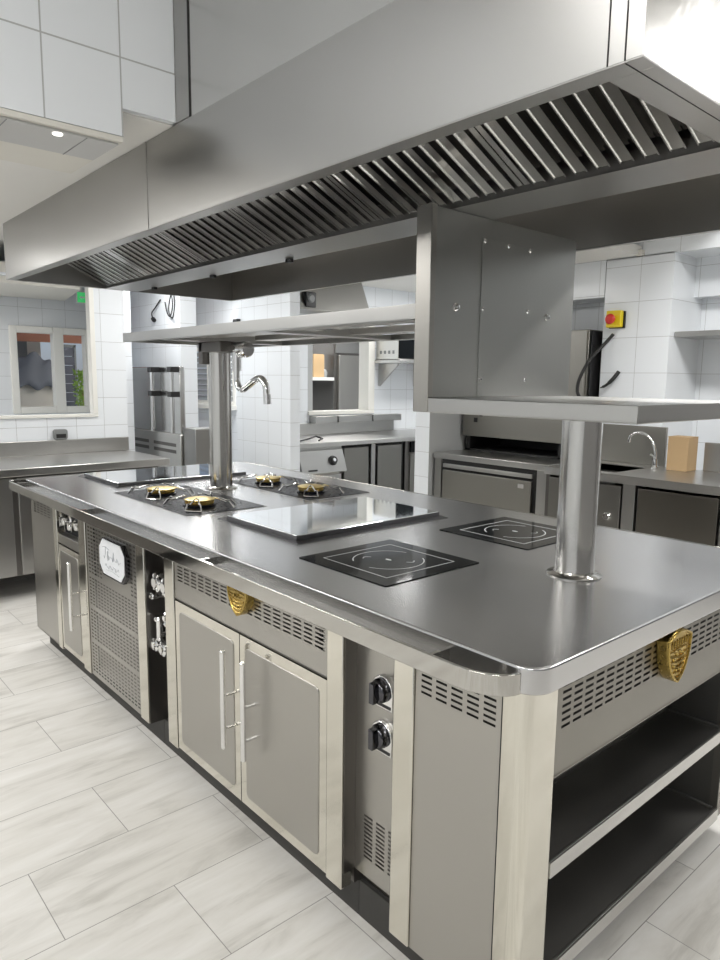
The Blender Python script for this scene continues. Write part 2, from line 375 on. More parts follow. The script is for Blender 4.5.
struct('trim_2', box(-1.76, -1.71, 3.56, 3.6, 2.28, 2.315), M['cream'])
struct('wall_right', box(3.2, 3.3, -3.3, 4.3, 0, CE), M['dimwall'])  # unseen wall, its grey darkened to dim the reflections
struct('wall_front', box(-5.0, 3.3, -3.3, -3.2, 0, CE), T_genx)

# outside, beyond the porch window
ground = struct('ground_outside', box(-14, -6.06, -3.2, 1.9, -.12, -.005), M['render'])
b0 = tag(MB().box(-8.1, -8.0, .6, 2.6, 1.82, 2.6).box(-8.1, -8.0, 2.3, 2.6, 0, 1.82).box(-8.1, -8.0, .6, .8, 0, 1.82).build('brick_lintel', M['brick'], base=(-8, 1.6, 0)), 'reddish brick lintel outside, above the grey shutter seen through the window', 'lintel')
hb_ = thing('distant_building', (-9.5, 1.7, 0), 'pale building with dark windows outside beyond the brick lintel', 'building')
box(-9.9, -9.5, .6, 2.05, 0, 3.).build('facade', M['render'], hb_)
for a in (1.45, 1.75): box(-9.5, -9.48, a, a+.12, 1.55, 2.0).build('window', M['greyp'], hb_)
b1 = thing('roller_shutter', (-7.5, 1.74, 0), 'dark grey slatted shutter door outside, right of the window mullion', 'shutter')
sm = MB()
for k in range(17): sm.box(-7.55, -7.50+.008*(k % 2), 1.66, 1.80, .02+k*.102, .115+k*.102)
sm.build('slats', M['shutter'], b1)
fm = MB(); fm.box(-7.56, -7.49, 1.635, 1.66, 0, 1.77); fm.box(-7.56, -7.49, 1.80, 1.822, 0, 1.77); fm.box(-7.56, -7.49, 1.635, 1.822, 1.75, 1.78); fm.build('frame', M['greyp'], b1)
tp = thing('covered_crate', (-7.4, 1.35, 0), 'pale crate under a crumpled grey tarpaulin outside the window', 'crate')
box(-7.62, -7.40, 1.14, 1.58, 0, 1.46).build('crate', M['render'], tp, bevel=.01)
bm = bmesh.new(); bmesh.ops.create_grid(bm, x_segments=24, y_segments=24, size=.5)
mb = MB(); idx = {}
for v in bm.verts:
    x, y = v.co.x*1.15, v.co.y*1.15; e = max(abs(x)/.5, abs(y)/.5)
    z = 1.52+.05*sin(9*x+5*y)*cos(8*y)+.16*(1-e)*(1-.6*y) - max(0, e-.85)*.6
    idx[v.index] = len(mb.v); mb.v.append((-7.51+x*.30, 1.36+y*.42, z))
for fc in bm.faces: mb.f.append(tuple(v.index for v in fc.verts)); mb.m.append(0)
bm.free()
o = mb.build('tarpaulin', M['tarp'], tp); sd = o.modifiers.new('thick', 'SOLIDIFY'); sd.thickness = .01
bu = thing('garden_bush', (-7.2, 1.78, 0), 'yellow green leafy bush outside beside the grey shutter', 'bush')
lf = MB()
for k in range(900):
    a, h = random.uniform(0, 2*pi), random.uniform(.15, 1.75); r_ = random.uniform(.01, .11)
    c = Vector((-7.2+r_*cos(a), 1.775+.8*r_*sin(a), h*.85)); d = Vector((random.uniform(-1, 1), random.uniform(-1, 1), random.uniform(-.4, 1))).normalized()*.032
    s_ = d.orthogonal().normalized()*.012; lf.add([c-d, c+s_, c+d, c-s_], [(0,1,2,3)])
lf.build('leaves', M['leaf'], bu); MB().cyl((-7.2, 1.775, 0), (-7.2, 1.775, 1.3), .015, .008, 8).build('stem', M['card'], bu)

# ------------------------------------------------------------------ cooking island: worktop
wt = thing('island_worktop', (-1.6, .65, .845), 'long satin stainless worktop of the island with rounded corners and polished rail', 'worktop')
m = MB(); m.prism(rrect(-3.15, 0, 0, 1.3, .055), 'z', .845, .9); m.build('top_slab', M['top'], wt, bevel=.005, segs=3)
def rail(y, sg):
    P = lambda a, b: (a, b)
    outer = [(-3.17, y-sg*.0), (-3.17, y+sg*.015)]
    # centre line of the bar: wraps round both ends of the worktop
    r = .05; yo = y-sg*.062
    cl = [(-3.205, y+sg*.03)]+[(-3.205+.045-.045*cos(radians(90*i/6)), yo+sg*.045-sg*.045*sin(radians(90*i/6))) for i in range(7)]
    cl += [(-.14+.10*sin(radians(90*i/8)), yo+sg*.066-sg*.066*cos(radians(90*i/8))) for i in range(9)]
    mb = MB(); th = .004
    n = len(cl); L = []; R = []
    for i, (a, b) in enumerate(cl):
        p0, p1 = cl[max(i-1, 0)], cl[min(i+1, n-1)]; d = Vector((p1[0]-p0[0], p1[1]-p0[1])).normalized(); nn = Vector((-d.y, d.x))*th
        L.append((a+nn.x, b+nn.y)); R.append((a-nn.x, b-nn.y))
    mb.prism(L+R[::-1], 'z', .8455, .888)
    o = mb.build('guard_rail', M['rail'], wt, bevel=.0015)
    ch = MB(); a0, a1 = sorted((yo+sg*.004, y+sg*.002)); ch.box(-3.16, -.215, a0, a1, .845, .872)
    ch.prism([(a, y+sg*b) for a, b in ((-.215, -.058), (-.14, -.057), (-.09, -.045), (-.06, -.022), (-.052, -.002), (-.215, -.002))], 'z', .8455, .851)
    ch.build('channel_cover', M['rail'], o)
    for xx in (-3.1, -2.18, -1.165, -.215): box(xx-.004, xx+.004, a0, a1, .846, .884).build('web', M['rail'], o)
rail(0, 1); rail(1.3, -1)

# ------------------------------------------------------------------ island cabinets
ZB, ZT, YF, YB = .105, .845, .02, 1.27
def cabinet(name, label, xa, xb, y0=.05, carc=True):
    t = thing(name, ((xa+xb)/2, .65, 0), label, 'cabinet')
    if carc: box(xa, xb, y0, YB, ZB, ZT).build('carcass', M['darksteel'], t)
    k = MB(); k.box(xa+.001, min(xb-.001, -.22), .078, YB-.05, 0, ZB); k.build('plinth', M['plinth'], t)  # plinth face blackened to stand in for the toe shadow
    return t
def post(t, xa, xb, zb=ZB):
    box(xa+.0005, xb-.0005, YF-.006, .051, zb, ZT-.001).build('cover_post', M['polish'], t, bevel=.003)
def handle(door, x, z0, z1, y=YF):
    h = MB(); yo = y-.042
    h.tube([(x, yo, z1), (x, yo, z1-.003), (x, yo, z0+.003), (x, yo, z0)], [.006, .0085, .0085, .006], 16)
    for q in (.54, .2):
        z = z0+(z1-z0)*q; h.cyl((x, yo, z), (x, y, z), .005, n=12)
    h.build('handle', M['chrome'], door)
def door(t, xa, xb, z0, z1, hx, hz0, hz1, fw=.036):
    d = MB(); y0, y1 = YF-.002, .049
    d.box(xa, xa+fw, y0, y1, z0, z1); d.box(xb-fw, xb, y0, y1, z0, z1); d.box(xa+fw, xb-fw, y0, y1, z0, z0+fw); d.box(xa+fw, xb-fw, y0, y1, z1-fw, z1)
    d = d.build('door', M['polish'], t)
    pn = MB(); pn.prism([(a, b) for a, b in rrect(xa+fw-.004, xb-fw+.004, z0+fw-.004, z1-fw+.004, .018)], 'y', y0-.003, y1-.005)
    pn.build('door_panel', M['panel'], d, bevel=.002)
    handle(d, hx, hz0, hz1, y0-.003)
    return d
def shield_poly(w, h, n=14):
    """half-width w, height h, tip at the bottom, gently arched top; origin at the middle"""
    half = [(w*(1-(i/n)**2.3)**.75, h*.36-h*.86*(i/n)) for i in range(n)]
    top = [(w*.5, h*.46), (0, h*.5), (-w*.5, h*.46)]
    return top[::-1][::1][:0]+[(-a, b) for a, b in half]+[(0, -h*.5)]+half[::-1]+top
def shield(t, place, w=.062, h=.15):
    """place(u,v,d): u across, v up, d outwards"""
    def solid(poly, d0, d1):
        n = len(poly); mb = MB(); mb.add([place(a, b, d0) for a, b in poly]+[place(a, b, d1) for a, b in poly],
            [(i, (i+1) % n, n+(i+1) % n, n+i) for i in range(n)]+[tuple(range(n-1, -1, -1)), tuple(range(n, 2*n))]); return mb
    base = solid(shield_poly(w, h), 0, .028).build('shield_badge', M['gold'], t, bevel=.002)
    rim = MB(); P = shield_poly(w*.94, h*.95); rim.tube([place(a, b, .029) for a, b in P], .0035, 8, closed=True)
    # relief: a band, a chief line, a chevron and small bosses
    rim.tube([place(-w*.86, h*.13, .028), place(0, h*.17, .030), place(w*.86, h*.13, .028)], .0022, 6)
    for k in range(7):
        u = -w*.62+k*w*.207; rim.tube([place(u, h*.19, .028), place(u+.002, h*.33, .029)], .0026, 6)
    for k in range(5):
        rim.tube([place(-w*(.74-.12*k), h*(.06-.11*k), .028), place(0, h*(.0-.10*k), .031), place(w*(.74-.12*k), h*(.06-.11*k), .028)], .0026, 6)
    for k in range(9):
        a = k*2*pi/9; rim.cyl(place(w*.45*cos(a), -h*.08+h*.17*sin(a), .027), place(w*.45*cos(a), -h*.08+h*.17*sin(a), .033), .005, .002, 8)
    rim.build('crest_relief', M['gold'], base)

# far end cabinet
t = cabinet('end_cabinet', 'plain end cabinet with small louvre slots at the far left end of the island', -3.11, -2.70)
f_ = MB(); P = FR(YF); f_.slots(P, -3.07, -2.80, .735, .825, 5, 7, .7, .45)
for a in ((-3.11,-3.07,ZB,ZT),(-2.80,-2.75,ZB,ZT),(-3.07,-2.80,ZB,.735),(-3.07,-2.80,.825,ZT)): f_.sheet(P, *a)
f_.box(-3.11, -3.105, YF, .05, ZB, ZT); f_.box(-3.105, -2.75, YF, .05, ZB, ZB+.004)
f_.build('louvred_panel', M['panel'], t); post(t, -2.75, -2.70)
# single door cabinet with knobs
t = cabinet('door_cabinet', 'narrow single door cabinet with three chrome knobs above its door', -2.70, -2.33, .10)
post(t, -2.41, -2.33)
s_ = MB(); s_.box(-2.70, -2.41, YF+.001, .10, .64, .685); s_.box(-2.70, -2.41, YF+.03, .10, ZB, .64); s_.build('drawer_front', M['panel'], t, bevel=.002)
box(-2.70, -2.41, .06, .10, .685, .84).build('control_recess', M['enamel'], t)
for kx, kz in ((-2.635, .752), (-2.565, .738), (-2.475, .752)):
    k = MB(); k.lathe([(.026, 0), (.026, .006), (.02, .012), (.019, .035), (.016, .04)], (kx, .06, kz), (0,-1,0)); k.box(kx-.004, kx+.004, .008, .03, kz-.022, kz+.022)
    k.build('control_knob', M['chrome'], t)
d = door(t, -2.697, -2.413, .12, .635, -2.430, .287, .605, .03)
# perforated cooling cabinet with plaque
t = cabinet('perforated_cabinet', 'perforated steel ventilation cabinet carrying a white octagonal plaque', -2.33, -1.73, .06)
f_ = MB(); P = FR(YF); x0, x1 = -2.325, -1.80; cw_ = (x1-x0-.02)/16
bands = [(.125, .265), (.28, .42), (.435, .565)]
for z0, z1 in bands: f_.slots(P, x0+.01, x1-.01, z0, z1, 16, 9, .68, .45)
f_.slots(P, x0+.01, x1-.01, .775, .825, 16, 3, .68, .45)
xl, xr = x0+.01+5*cw_, x1-.01-2*cw_
f_.slots(P, x0+.01, xl, .577, .775, 5, 12, .68, .45); f_.slots(P, xr, x1-.01, .577, .775, 2, 12, .68, .45); f_.sheet(P, xl, xr, .577, .775)
for z0, z1 in ((.108, .125), (.265, .28), (.42, .435), (.565, .577), (.825, ZT)): f_.sheet(P, x0+.01, x1-.01, z0, z1)
f_.sheet(P, x0, x0+.01, .108, ZT); f_.sheet(P, x1-.01, x1, .108, ZT)
f_.build('perforated_panel', M['panel'], t); post(t, -1.80, -1.73); 
cx, cz, hw, hh, ch = -2.003, .697, .134, .078, .036
oc = lambda s: [(cx-s*hw+ch, cz-s*hh), (cx+s*hw-ch, cz-s*hh), (cx+s*hw, cz-s*hh+ch), (cx+s*hw, cz+s*hh-ch), (cx+s*hw-ch, cz+s*hh), (cx-s*hw+ch, cz+s*hh), (cx-s*hw, cz+s*hh-ch), (cx-s*hw, cz-s*hh+ch)]
pl = MB().prism(oc(1), 'y', YF-.016, YF+.001).build('plaque', M['dchrome'], t)
MB().prism([(a-.004, b+.002) for a, b in oc(.93)], 'y', YF-.018, YF-.0155).build('plaque_face', M['plate'], pl)
ik = MB(); yy = YF-.0185
def stroke(pts, r=.0011): ik.tube([(cx+a, yy, cz+b) for a, b in pts], r, 6)
stroke([(-.095, .040), (-.06, .046), (-.025, .038)]); stroke([(-.06, .045), (-.064, .015), (-.074, -.004), (-.083, .004)])
stroke([(-.05+.012*i+.006*sin(i*1.9), .006+.011*sin(i*2.3)) for i in range(12)]); stroke([(-.045, .0), (-.04, .032), (-.034, .03), (-.04, -.01)])
stroke([(.01, .004), (.018, .036), (.024, .03), (.016, -.002)])
stroke([(-.07+.011*i+.005*cos(i*2.1), -.033+.009*sin(i*1.7)) for i in range(14)]); stroke([(-.06, -.05), (0, -.046), (.07, -.052)], .0008)
ik.build('script_lettering', M['ink'], pl)
# valve niche
t = cabinet('valve_niche_cabinet', 'dark open niche cabinet with chrome gas valves, left of the two door cabinet', -1.73, -1.49, .10)
post(t, -1.56, -1.49)
n_ = MB(); n_.box(-1.729, -1.726, YF, .10, ZB, ZT); n_.box(-1.726, -1.56, .092, .10, ZB+.03, ZT); n_.build('niche_lining', M['darksteel'], t)
box(-1.655, -1.645, .082, .092, ZB+.03, ZT).build('seam_strip', M['dark'], t)
def valve(x, z, r, y=.092, lever=False):
    v = MB(); v.lathe([(.012, 0), (.012, .03), (r, .034), (r*1.04, .045), (r, .056), (r*.55, .060), (r*.5, .066)], (x, y, z), (0,-1,0))
    for k in range(3): a = k*pi/3; v.cyl((x-r*.95*cos(a), y-.056, z-r*.95*sin(a)), (x+r*.95*cos(a), y-.056, z+r*.95*sin(a)), .004, n=8)
    v.build('valve_knob', M['chrome'], t)
valve(-1.676, .676, .036); valve(-1.602, .673, .036)
valve(-1.70, .428, .026); valve(-1.637, .430, .028); valve(-1.60, .56, .020); valve(-1.712, .615, .013)
for x, z in ((-1.688, .496), (-1.605, .499)):
    v = MB(); v.cyl((x, .05, z-.05), (x, .05, z+.03), .012, n=12); v.cyl((x, .05, z-.03), (x, .092, z-.03), .010, n=12); v.lathe([(.018, 0), (.021, .008), (.016, .016)], (x, .05, z+.028)); v.build('gas_valve', M['chrome'], t)
f_ = MB(); f_.slots(FR(.090), -1.715, -1.665, .17, .33, 2, 12, .7, .5); f_.build('louvred_strip', M['darksteel'], t)
# two door cabinet with gold shield
t = cabinet('double_door_cabinet', 'two door cabinet with bar handles below a louvred panel and gold shield', -1.49, -.57, .06)
f_ = MB(); P = FR(YF); x0, x1 = -1.488, -.637
f_.slots(P, x0+.015, x1-.012, .732, .828, 17, 8, .74, .42)
for a in ((x0, x0+.015, .665, ZT), (x1-.012, x1, .665, ZT), (x0+.015, x1-.012, .665, .732), (x0+.015, x1-.012, .828, ZT)): f_.sheet(P, *a)
f_.box(x0, x1, YF, .06, .664, .668)
f_.build('louvred_panel', M['panel'], t)
door(t, -1.487, -1.066, .112, .660, -1.090, .294, .611); door(t, -1.062, -.638, .112, .660, -.975, .302, .611)
post(t, -.635, -.57)
shield(t, lambda u, v, d: (-1.03+u, YF-d, .788+v), .055, .112)
# knob niche
t = cabinet('knob_niche_cabinet', 'recessed control cabinet with two square based chrome knobs near the right corner', -.57, -.325, .09)
post(t, -.39, -.325)
n_ = MB(); n_.box(-.5695, -.567, YF, .09, .15, ZT); n_.build('niche_side', M['darksteel'], t)
f_ = MB(); P = FR(.06); x0, x1 = -.567, -.391
f_.slots(P, -.54, -.405, .20, .325, 3, 11, .72, .5)
for a in ((x0, -.54, .155, ZT), (-.405, x1, .155, ZT), (-.54, -.405, .155, .20), (-.54, -.405, .325, ZT)): f_.sheet(P, *a)
f_.box(x0, x1, .06, .09, .150, .156)
f_.build('control_panel', M['panel'], t)
for kz in (.682, .565):
    kx = -.466
    pz = [(kx-.037, kz-.042), (kx+.037, kz-.042), (kx+.037, kz+.0)]+[(kx+.037*cos(radians(a)), kz+.0+.040*sin(radians(a))) for a in range(15, 181, 15)]
    bz = MB().prism(pz, 'y', .050, .0605).build('knob_bezel', M['chrome'], t, bevel=.002)
    box(kx-.022, kx+.032, .0485, .052, kz-.037, kz-.030).build('marking', M['black'], bz)
    k = MB(); k.lathe([(.030, 0), (.030, .006), (.027, .010), (.025, .018), (.020, .021)], (kx, .05, kz+.004), (0,-1,0))
    k.box(kx-.008, kx+.008, .014, .032, kz-.022, kz+.030)
    k.build('control_knob', M['dchrome'], bz, bevel=.002)
# near end cabinet with open shelves to the right
t = cabinet('end_shelf_cabinet', 'near end cabinet with a gold shield above two open shelves on its right side', -.325, -.03, carc=False)
f_ = MB(); P = FR(YF); x0, x1 = -.3245, -.09
f_.slots(P, -.313, -.097, .742, .835, 5, 7, .72, .42)
for a in ((x0, -.313, ZB, ZT), (-.097, x1, ZB, ZT), (-.313, -.097, ZB, .742), (-.313, -.097, .835, ZT)): f_.sheet(P, *a)
f_.build('louvred_panel', M['panel'], t)
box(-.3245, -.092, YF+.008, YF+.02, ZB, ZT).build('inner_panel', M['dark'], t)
# rounded corner post
poly = [(-.088, .02), (-.085, .017)]+arc((-.055, .042), .027, -90, 0, 8, lambda a, b: (a, b))+[(-.026, .115), (-.03, .118), (-.05, .118), (-.05, .05), (-.088, .05)]
MB().prism(poly, 'z', .02, ZT-.001).build('corner_post', M['polish'], t)
f_ = MB(); P = SD(-.03); y0, y1 = .118, 1.25
f_.slots(P, .135, 1.20, .728, .832, 25, 7, .74, .42)
for a in ((y0, .135, .635, ZT), (1.20, y1, .635, ZT), (.135, 1.20, .635, .728), (.135, 1.20, .832, ZT)): f_.sheet(P, *a)
f_.box(-.045, -.03, y0, y1, .630, .637)
f_.build('louvred_side', M['sidep'], t)
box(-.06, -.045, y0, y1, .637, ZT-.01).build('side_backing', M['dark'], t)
sh = MB(); sh.box(-.32, -.20, .05, 1.25, .16, ZT-.01); sh.box(-.20, -.045, 1.005, 1.25, .16, .635); sh.box(-.20, -.05, .06, .075, .16, ZT-.01); sh.box(-.20, -.06, .075, 1.25, .636, .65)
sh.build('cubby_lining', M['shelfshade'], t)
for z in (.418, .165):
    s_ = MB(); s_.box(-.199, -.032, .12, 1.003, z, z+.018); s_.box(-.036, -.028, .12, 1.003, z-.006, z+.026); s_.box(-.199, -.04, .995, 1.003, z, z+.028); s_.box(-.199, -.192, .12, 1.0, z, z+.03)
    s_.build('shelf', M['shelfshade'], t, bevel=.0015)
    box(-.0275, -.024, .12, 1.003, z-.008, z+.027).build('shelf_lip', M['steel_h'], t)
box(-.05, -.028, 1.004, 1.25, .16, .632).build('side_post', M['sidep'], t)
shield(t, lambda u, v, d: (-.03+d, .597+u, .776+v), .062, .135)

# ------------------------------------------------------------------ hobs and plates set in the worktop
def rot_prism(): pass
def induction(name, x0, x1, y0, y1, label):
    t = thing(name, ((x0+x1)/2, (y0+y1)/2, .9), label, 'hob', 'induction hobs')
    g = MB().prism(rrect(x0, x1, y0, y1, .006), 'z', .9002, .9025).build('ceramic_glass', M['glass'], t, bevel=.001)
    cx, cy, z = (x0+x1)/2, (y0+y1)/2, .9026; L = MB(); h = .138
    for a in ((-h,h,-h,-h+.0035),(-h,h,h-.0035,h),(-h,-h+.0035,-h,h),(h-.0035,h,-h,h)): L.box(cx+a[0], cx+a[1], cy+a[2], cy+a[3], z, z+.0003)
    def ringarc(a0, a1, r, w=.0035, n=40):
        for i in range(n):
            p, q = radians(a0+(a1-a0)*i/n), radians(a0+(a1-a0)*(i+1)/n)
            L.add([(cx+(r-w/2)*cos(p), cy+(r-w/2)*sin(p), z+.0003), (cx+(r+w/2)*cos(p), cy+(r+w/2)*sin(p), z+.0003), (cx+(r+w/2)*cos(q), cy+(r+w/2)*sin(q), z+.0003), (cx+(r-w/2)*cos(q), cy+(r-w/2)*sin(q), z+.0003)], [(0,1,2,3)])
    ringarc(-75, 60, .105); ringarc(105, 240, .105)
    for sg in (1, -1):
        a = radians(45 if sg > 0 else 225)
        p = Vector((cx+.105*cos(radians(60 if sg > 0 else 240)), cy+.105*sin(radians(60 if sg > 0 else 240)), z+.0003))
        q = Vector((cx+.060*cos(a), cy+.060*sin(a), z+.0003)); w = Vector((.0018, .0018, 0))
    L.prism([(cx+.009*cos(k*pi/6)*1.3, cy+.006*sin(k*pi/6)) for k in range(12)], 'z', z, z+.0003)
    for sg in (1, -1):
        pts = [(cx+sg*(.055+.012*sin(k*.6)), cy+sg*(.02+.006*k)) for k in range(6)]
        L.tube([(a, b, z) for a, b in pts], .0015, 4)
    L.build('cooking_zone_marking', M['line'], g)
    return t
induction('induction_hob', -.945, -.565, .152, .532, 'black glass induction hob nearest the front edge of the worktop')
induction('induction_hob', -.950, -.570, .775, 1.155, 'black glass induction hob at the back of the worktop beside the round pillar')
def griddle(x0, x1, y0, y1, label):
    t = thing('griddle_plate', ((x0+x1)/2, (y0+y1)/2, .9), label, 'griddle', 'polished griddle plates')
    g = .045
    MB().prism(rrect(x0-g, x1+g, y0-.02, y1+.01, .01), 'z', .9002, .9014).build('gutter', M['gun'], t)
    MB().prism(rrect(x0, x1, y0, y1, .008), 'z', .9015, .919).build('plate', [M['mirror']], t, bevel=.0015)
    s_ = MB()
    for a in ((x0-.001, x0, y0, y1), (x1, x1+.001, y0, y1), (x0, x1, y0-.001, y0), (x0, x1, y1, y1+.001)): s_.box(*a, .901, .9165)
    s_.build('plate_skirt', M['gun'], t)
griddle(-1.565, -1.122, .275, .965, 'mirror polished griddle plate between the gas burners and the induction hobs')
griddle(-3.02, -2.575, .27, .99, 'mirror polished griddle plate at the far left end of the worktop')
def burner_unit(x0, x1, y0, y1, by, label):
    t = thing('gas_burner_unit', ((x0+x1)/2, (y0+y1)/2, .9), label, 'gas hob', 'gas burner units')
    m = MB(); m.prism(rrect(x0, x1, y0, y1, .012), 'z', .9012, .9028)
    m.build('burner_tray', M['enamel'], t, bevel=.001)
    box(x0-.004, x1+.004, y0-.004, y1+.004, .9002, .9011).build('tray_rim', M['steel_h'], t)
    for bx in (x0+.175, x1-.175):
        b_ = MB(); b_.lathe([(.066, 0), (.066, .006), (.058, .008), (.03, .009)], (bx, by, .9025), n=36); bb = b_.build('burner_base', M['enamel'], t)
        c = MB(); c.lathe([(.048, 0), (.058, .003), (.060, .008), (.052, .010), (.050, .015), (.063, .017), (.064, .021), (.054, .024), (.020, .025)], (bx, by, .9095), n=40)
        for k in range(24): a = 2*pi*k/24; c.box(bx+.056*cos(a)-.002, bx+.056*cos(a)+.002, by+.056*sin(a)-.002, by+.056*sin(a)+.002, .918, .928)
        c.build('burner_head', M['brass'], bb)
        for k in range(4):
            a = radians(45+90*k); ca, sa = cos(a), sin(a); g = MB()
            def pt(r, w, z): return (bx+1.12*(r*ca-w*sa), by+.86*(r*sa+w*ca), z)
            g.tube([pt(.155, -.034, .9062), pt(.135, -.028, .930), pt(.120, -.020, .926), pt(.075, -.008, .940), pt(.062, 0, .941), pt(.075, .008, .940), pt(.120, .020, .926), pt(.135, .028, .930), pt(.155, .034, .9062)], .0034, 8)
            g.tube([pt(.155, -.034, .9062), pt(.158, 0, .9062), pt(.155, .034, .9062)], .0034, 8)
            g.build('pan_support', M['chrome'], t)
    return t
burner_unit(-2.42, -1.712, .185, .545, .335, 'two ring gas burner unit with brass heads at the front, left of the pillar')
burner_unit(-2.42, -1.712, .775, 1.135, .915, 'two ring gas burner unit with brass heads at the back edge of the worktop')

# ------------------------------------------------------------------ gantry over the island
GY0, GY1 = .31, 1.0
g = thing('overshelf_gantry', (-1.3, .65, .9), 'two level stainless overshelf on round pillars standing on the worktop', 'overshelf')
def pillar(x, z1, name='pillar'):
    m = MB(); m.lathe([(.053, 0), (.053, z1-.9)], (x, .645, .9), n=48); p_ = m.build(name, M['polish2'], g)
    MB().lathe([(.075, 0), (.075, .003), (.071, .006), (.056, .010), (.054, .014)], (x, .645, .9), n=48).build('base_flange', M['rail'], p_)
    return p_
M['polish2'] = steel('polished_pillar_steel', (.58, .57, .55), .17, 'z', .03)
pillar(-.325, 1.346); p2 = pillar(-2.245, 1.592)
m = MB(); m.box(-2.305, -2.105, .57, .72, 1.545, 1.592); m.box(-2.31, -2.27, .57, .72, 1.49, 1.592); m.build('pillar_bracket', M['darksteel'], p2, bevel=.004)
def tray(x0, x1, z0, z1, ribs):
    m = MB(); fl = .012
    m.box(x0, x1, GY0, GY1, z1-.004, z1); m.box(x0, x1, GY0, GY0+.003, z0, z1); m.box(x0, x1, GY1-.003, GY1, z0, z1)
    m.box(x0, x0+.003, GY0, GY1, z0, z1); m.box(x1-.003, x1, GY0, GY1, z0, z1)
    m.box(x0, x1, GY0, GY0+.03, z0, z0+.003); m.box(x0, x1, GY1-.03, GY1, z0, z0+.003)
    m.box(x1-.03, x1, GY0, GY1, z0, z0+.003); m.box(x0, x0+.03, GY0, GY1, z0, z0+.003)
    for rx in ribs: m.box(rx-.03, rx+.03, GY0+.03, GY1-.03, z0+.002, z1-.004)
    return m
tray(-2.55, -.632, 1.59, 1.63, (-2.235, -1.45)).build('upper_shelf', M['steel_h'], g, bevel=.001)
for yy in (.5, .8): box(-2.1, -.75, yy-.05, yy+.05, 1.602, 1.624).build('shelf_channel', M['hood_dk'], g)
for yy in (.5, .8):
    for k in range(5): box(-1.42+k*.13, -1.34+k*.13, yy-.02, yy+.02, 1.599, 1.604).build('chrome_plate', M['chrome'], g)  # rows of small chrome plates under the upper shelf
tray(-.632, 0, 1.345, 1.383, (-.325,)).build('lower_shelf', M['steel_h'], g, bevel=.001)
m = MB(); m.box(-.632, -.600, GY0, GY1, 1.384, 1.8765); e = m.build('end_wall', M['endw'] if 'endw' in M else M['steel'], g)
m = MB(); m.box(-.636, -.582, GY0-.002, GY0+.018, 1.345, 1.8765); m.build('end_wall_edge', M['panel'], g, bevel=.002)
box(-.600, -.598, GY0+.018, GY1, 1.384, 1.8765).build('end_wall_sheet', M['endw'], g)
cp = box(-.598, -.5955, .530, .757, 1.384, 1.822).build('cover_plate', M['endw'], g, bevel=.0008)
rv = MB()
for y, z in ((.538, 1.814), (.645, 1.814), (.749, 1.814), (.538, 1.63), (.749, 1.637), (.538, 1.434), (.749, 1.433)): rv.lathe([(.006, 0), (.006, .002), (.003, .0045)], (-.5955, y, z), (1,0,0), n=12)
rv.build('cover_screws', M['chrome'], cp)
for y in (.425, .852):
    r_ = MB(); r_.lathe([(.011, 0), (.011, .003), (.007, .005), (.006, .012), (.003, .013)], (-.598, y, 1.627), (1,0,0), n=18); r_.build('push_button', M['chrome'], g)
# swivel tap
tp = thing('swivel_tap', (-2.10, .645, 1.55), 'chrome swivel tap with a bent spout hanging under the upper shelf', 'tap')
m = MB(); m.cyl((-2.1045, .645, 1.566), (-2.04, .645, 1.555), .025, n=24); m.lathe([(.036, 0), (.036, .05), (.03, .06)], (-2.05, .645, 1.555), (1,0,0), n=28); m.cyl((-2.09, .645, 1.555), (-2.09, .645, 1.46), .021, n=24); m.build('tap_body', M['chrome'], tp)
def smooth(pts, n=6):
    P_ = [Vector(p) for p in pts]; out = []
    for i in range(len(P_)-1):
        p0, p1, p2_, p3 = P_[max(i-1,0)], P_[i], P_[i+1], P_[min(i+2, len(P_)-1)]
        for k in range(n):
            t_ = k/n; out.append(.5*((2*p1)+(-p0+p2_)*t_+(2*p0-5*p1+4*p2_-p3)*t_*t_+(-p0+3*p1-3*p2_+p3)*t_**3))
    return out+[P_[-1]]
m = MB(); m.tube(smooth([(-2.09,.645,1.47),(-2.09,.645,1.42),(-2.075,.645,1.39),(-2.04,.645,1.378),(-1.99,.645,1.397),(-1.93,.645,1.423),(-1.885,.645,1.425),(-1.857,.645,1.40),(-1.848,.645,1.36),(-1.845,.645,1.345)]), .015, 14)
m.cyl((-1.846,.645,1.36), (-1.843,.645,1.318), .0165, n=20); m.build('spout', M['chrome'], tp)

# ------------------------------------------------------------------ extractor hood
HX0, HX1, HY0, HY1, HZ, HT = -2.98, .166, -.07, 1.165, 1.88, 2.132
h = thing('extractor_hood', (-1.4, .55, 1.88), 'long stainless extractor hood hanging over the island with baffle filters', 'extractor hood')
def plates(*bx):
    m = MB()
    for b_ in bx: m.box(*b_)
    return m
th = .004
plates((-1.415, HX1, HY0, HY0+th, HZ, HT)).build('front_panel', M['hood'], h)
plates((HX0, -1.419, HY0, HY0+th, HZ, HT)).build('front_panel', M['hood'], h)
plates((-1.419, -1.415, HY0-.0025, HY0+th, HZ+.012, HT)).build('seam', M['hood'], h)
plates((HX1-th, HX1, HY0+th, HY1, HZ, HT)).build('end_panel', M['duct'], h)
plates((HX0, HX0+th, HY0+th, HY1, HZ, HT)).build('end_panel', M['hood'], h)
plates((HX0, HX1, HY1-th, HY1, HZ, HT)).build('rear_panel', M['hood_dk'], h)
LW = .042
plates((HX0, HX1, HY0, HY0+LW, HZ-.003, HZ)).build('front_lip', M['hood'], h, bevel=.001)
o = plates((HX1-.075, HX1, HY0+LW, HY1, HZ-.003, HZ), ).build('end_lip', M['hood'], h, bevel=.001)
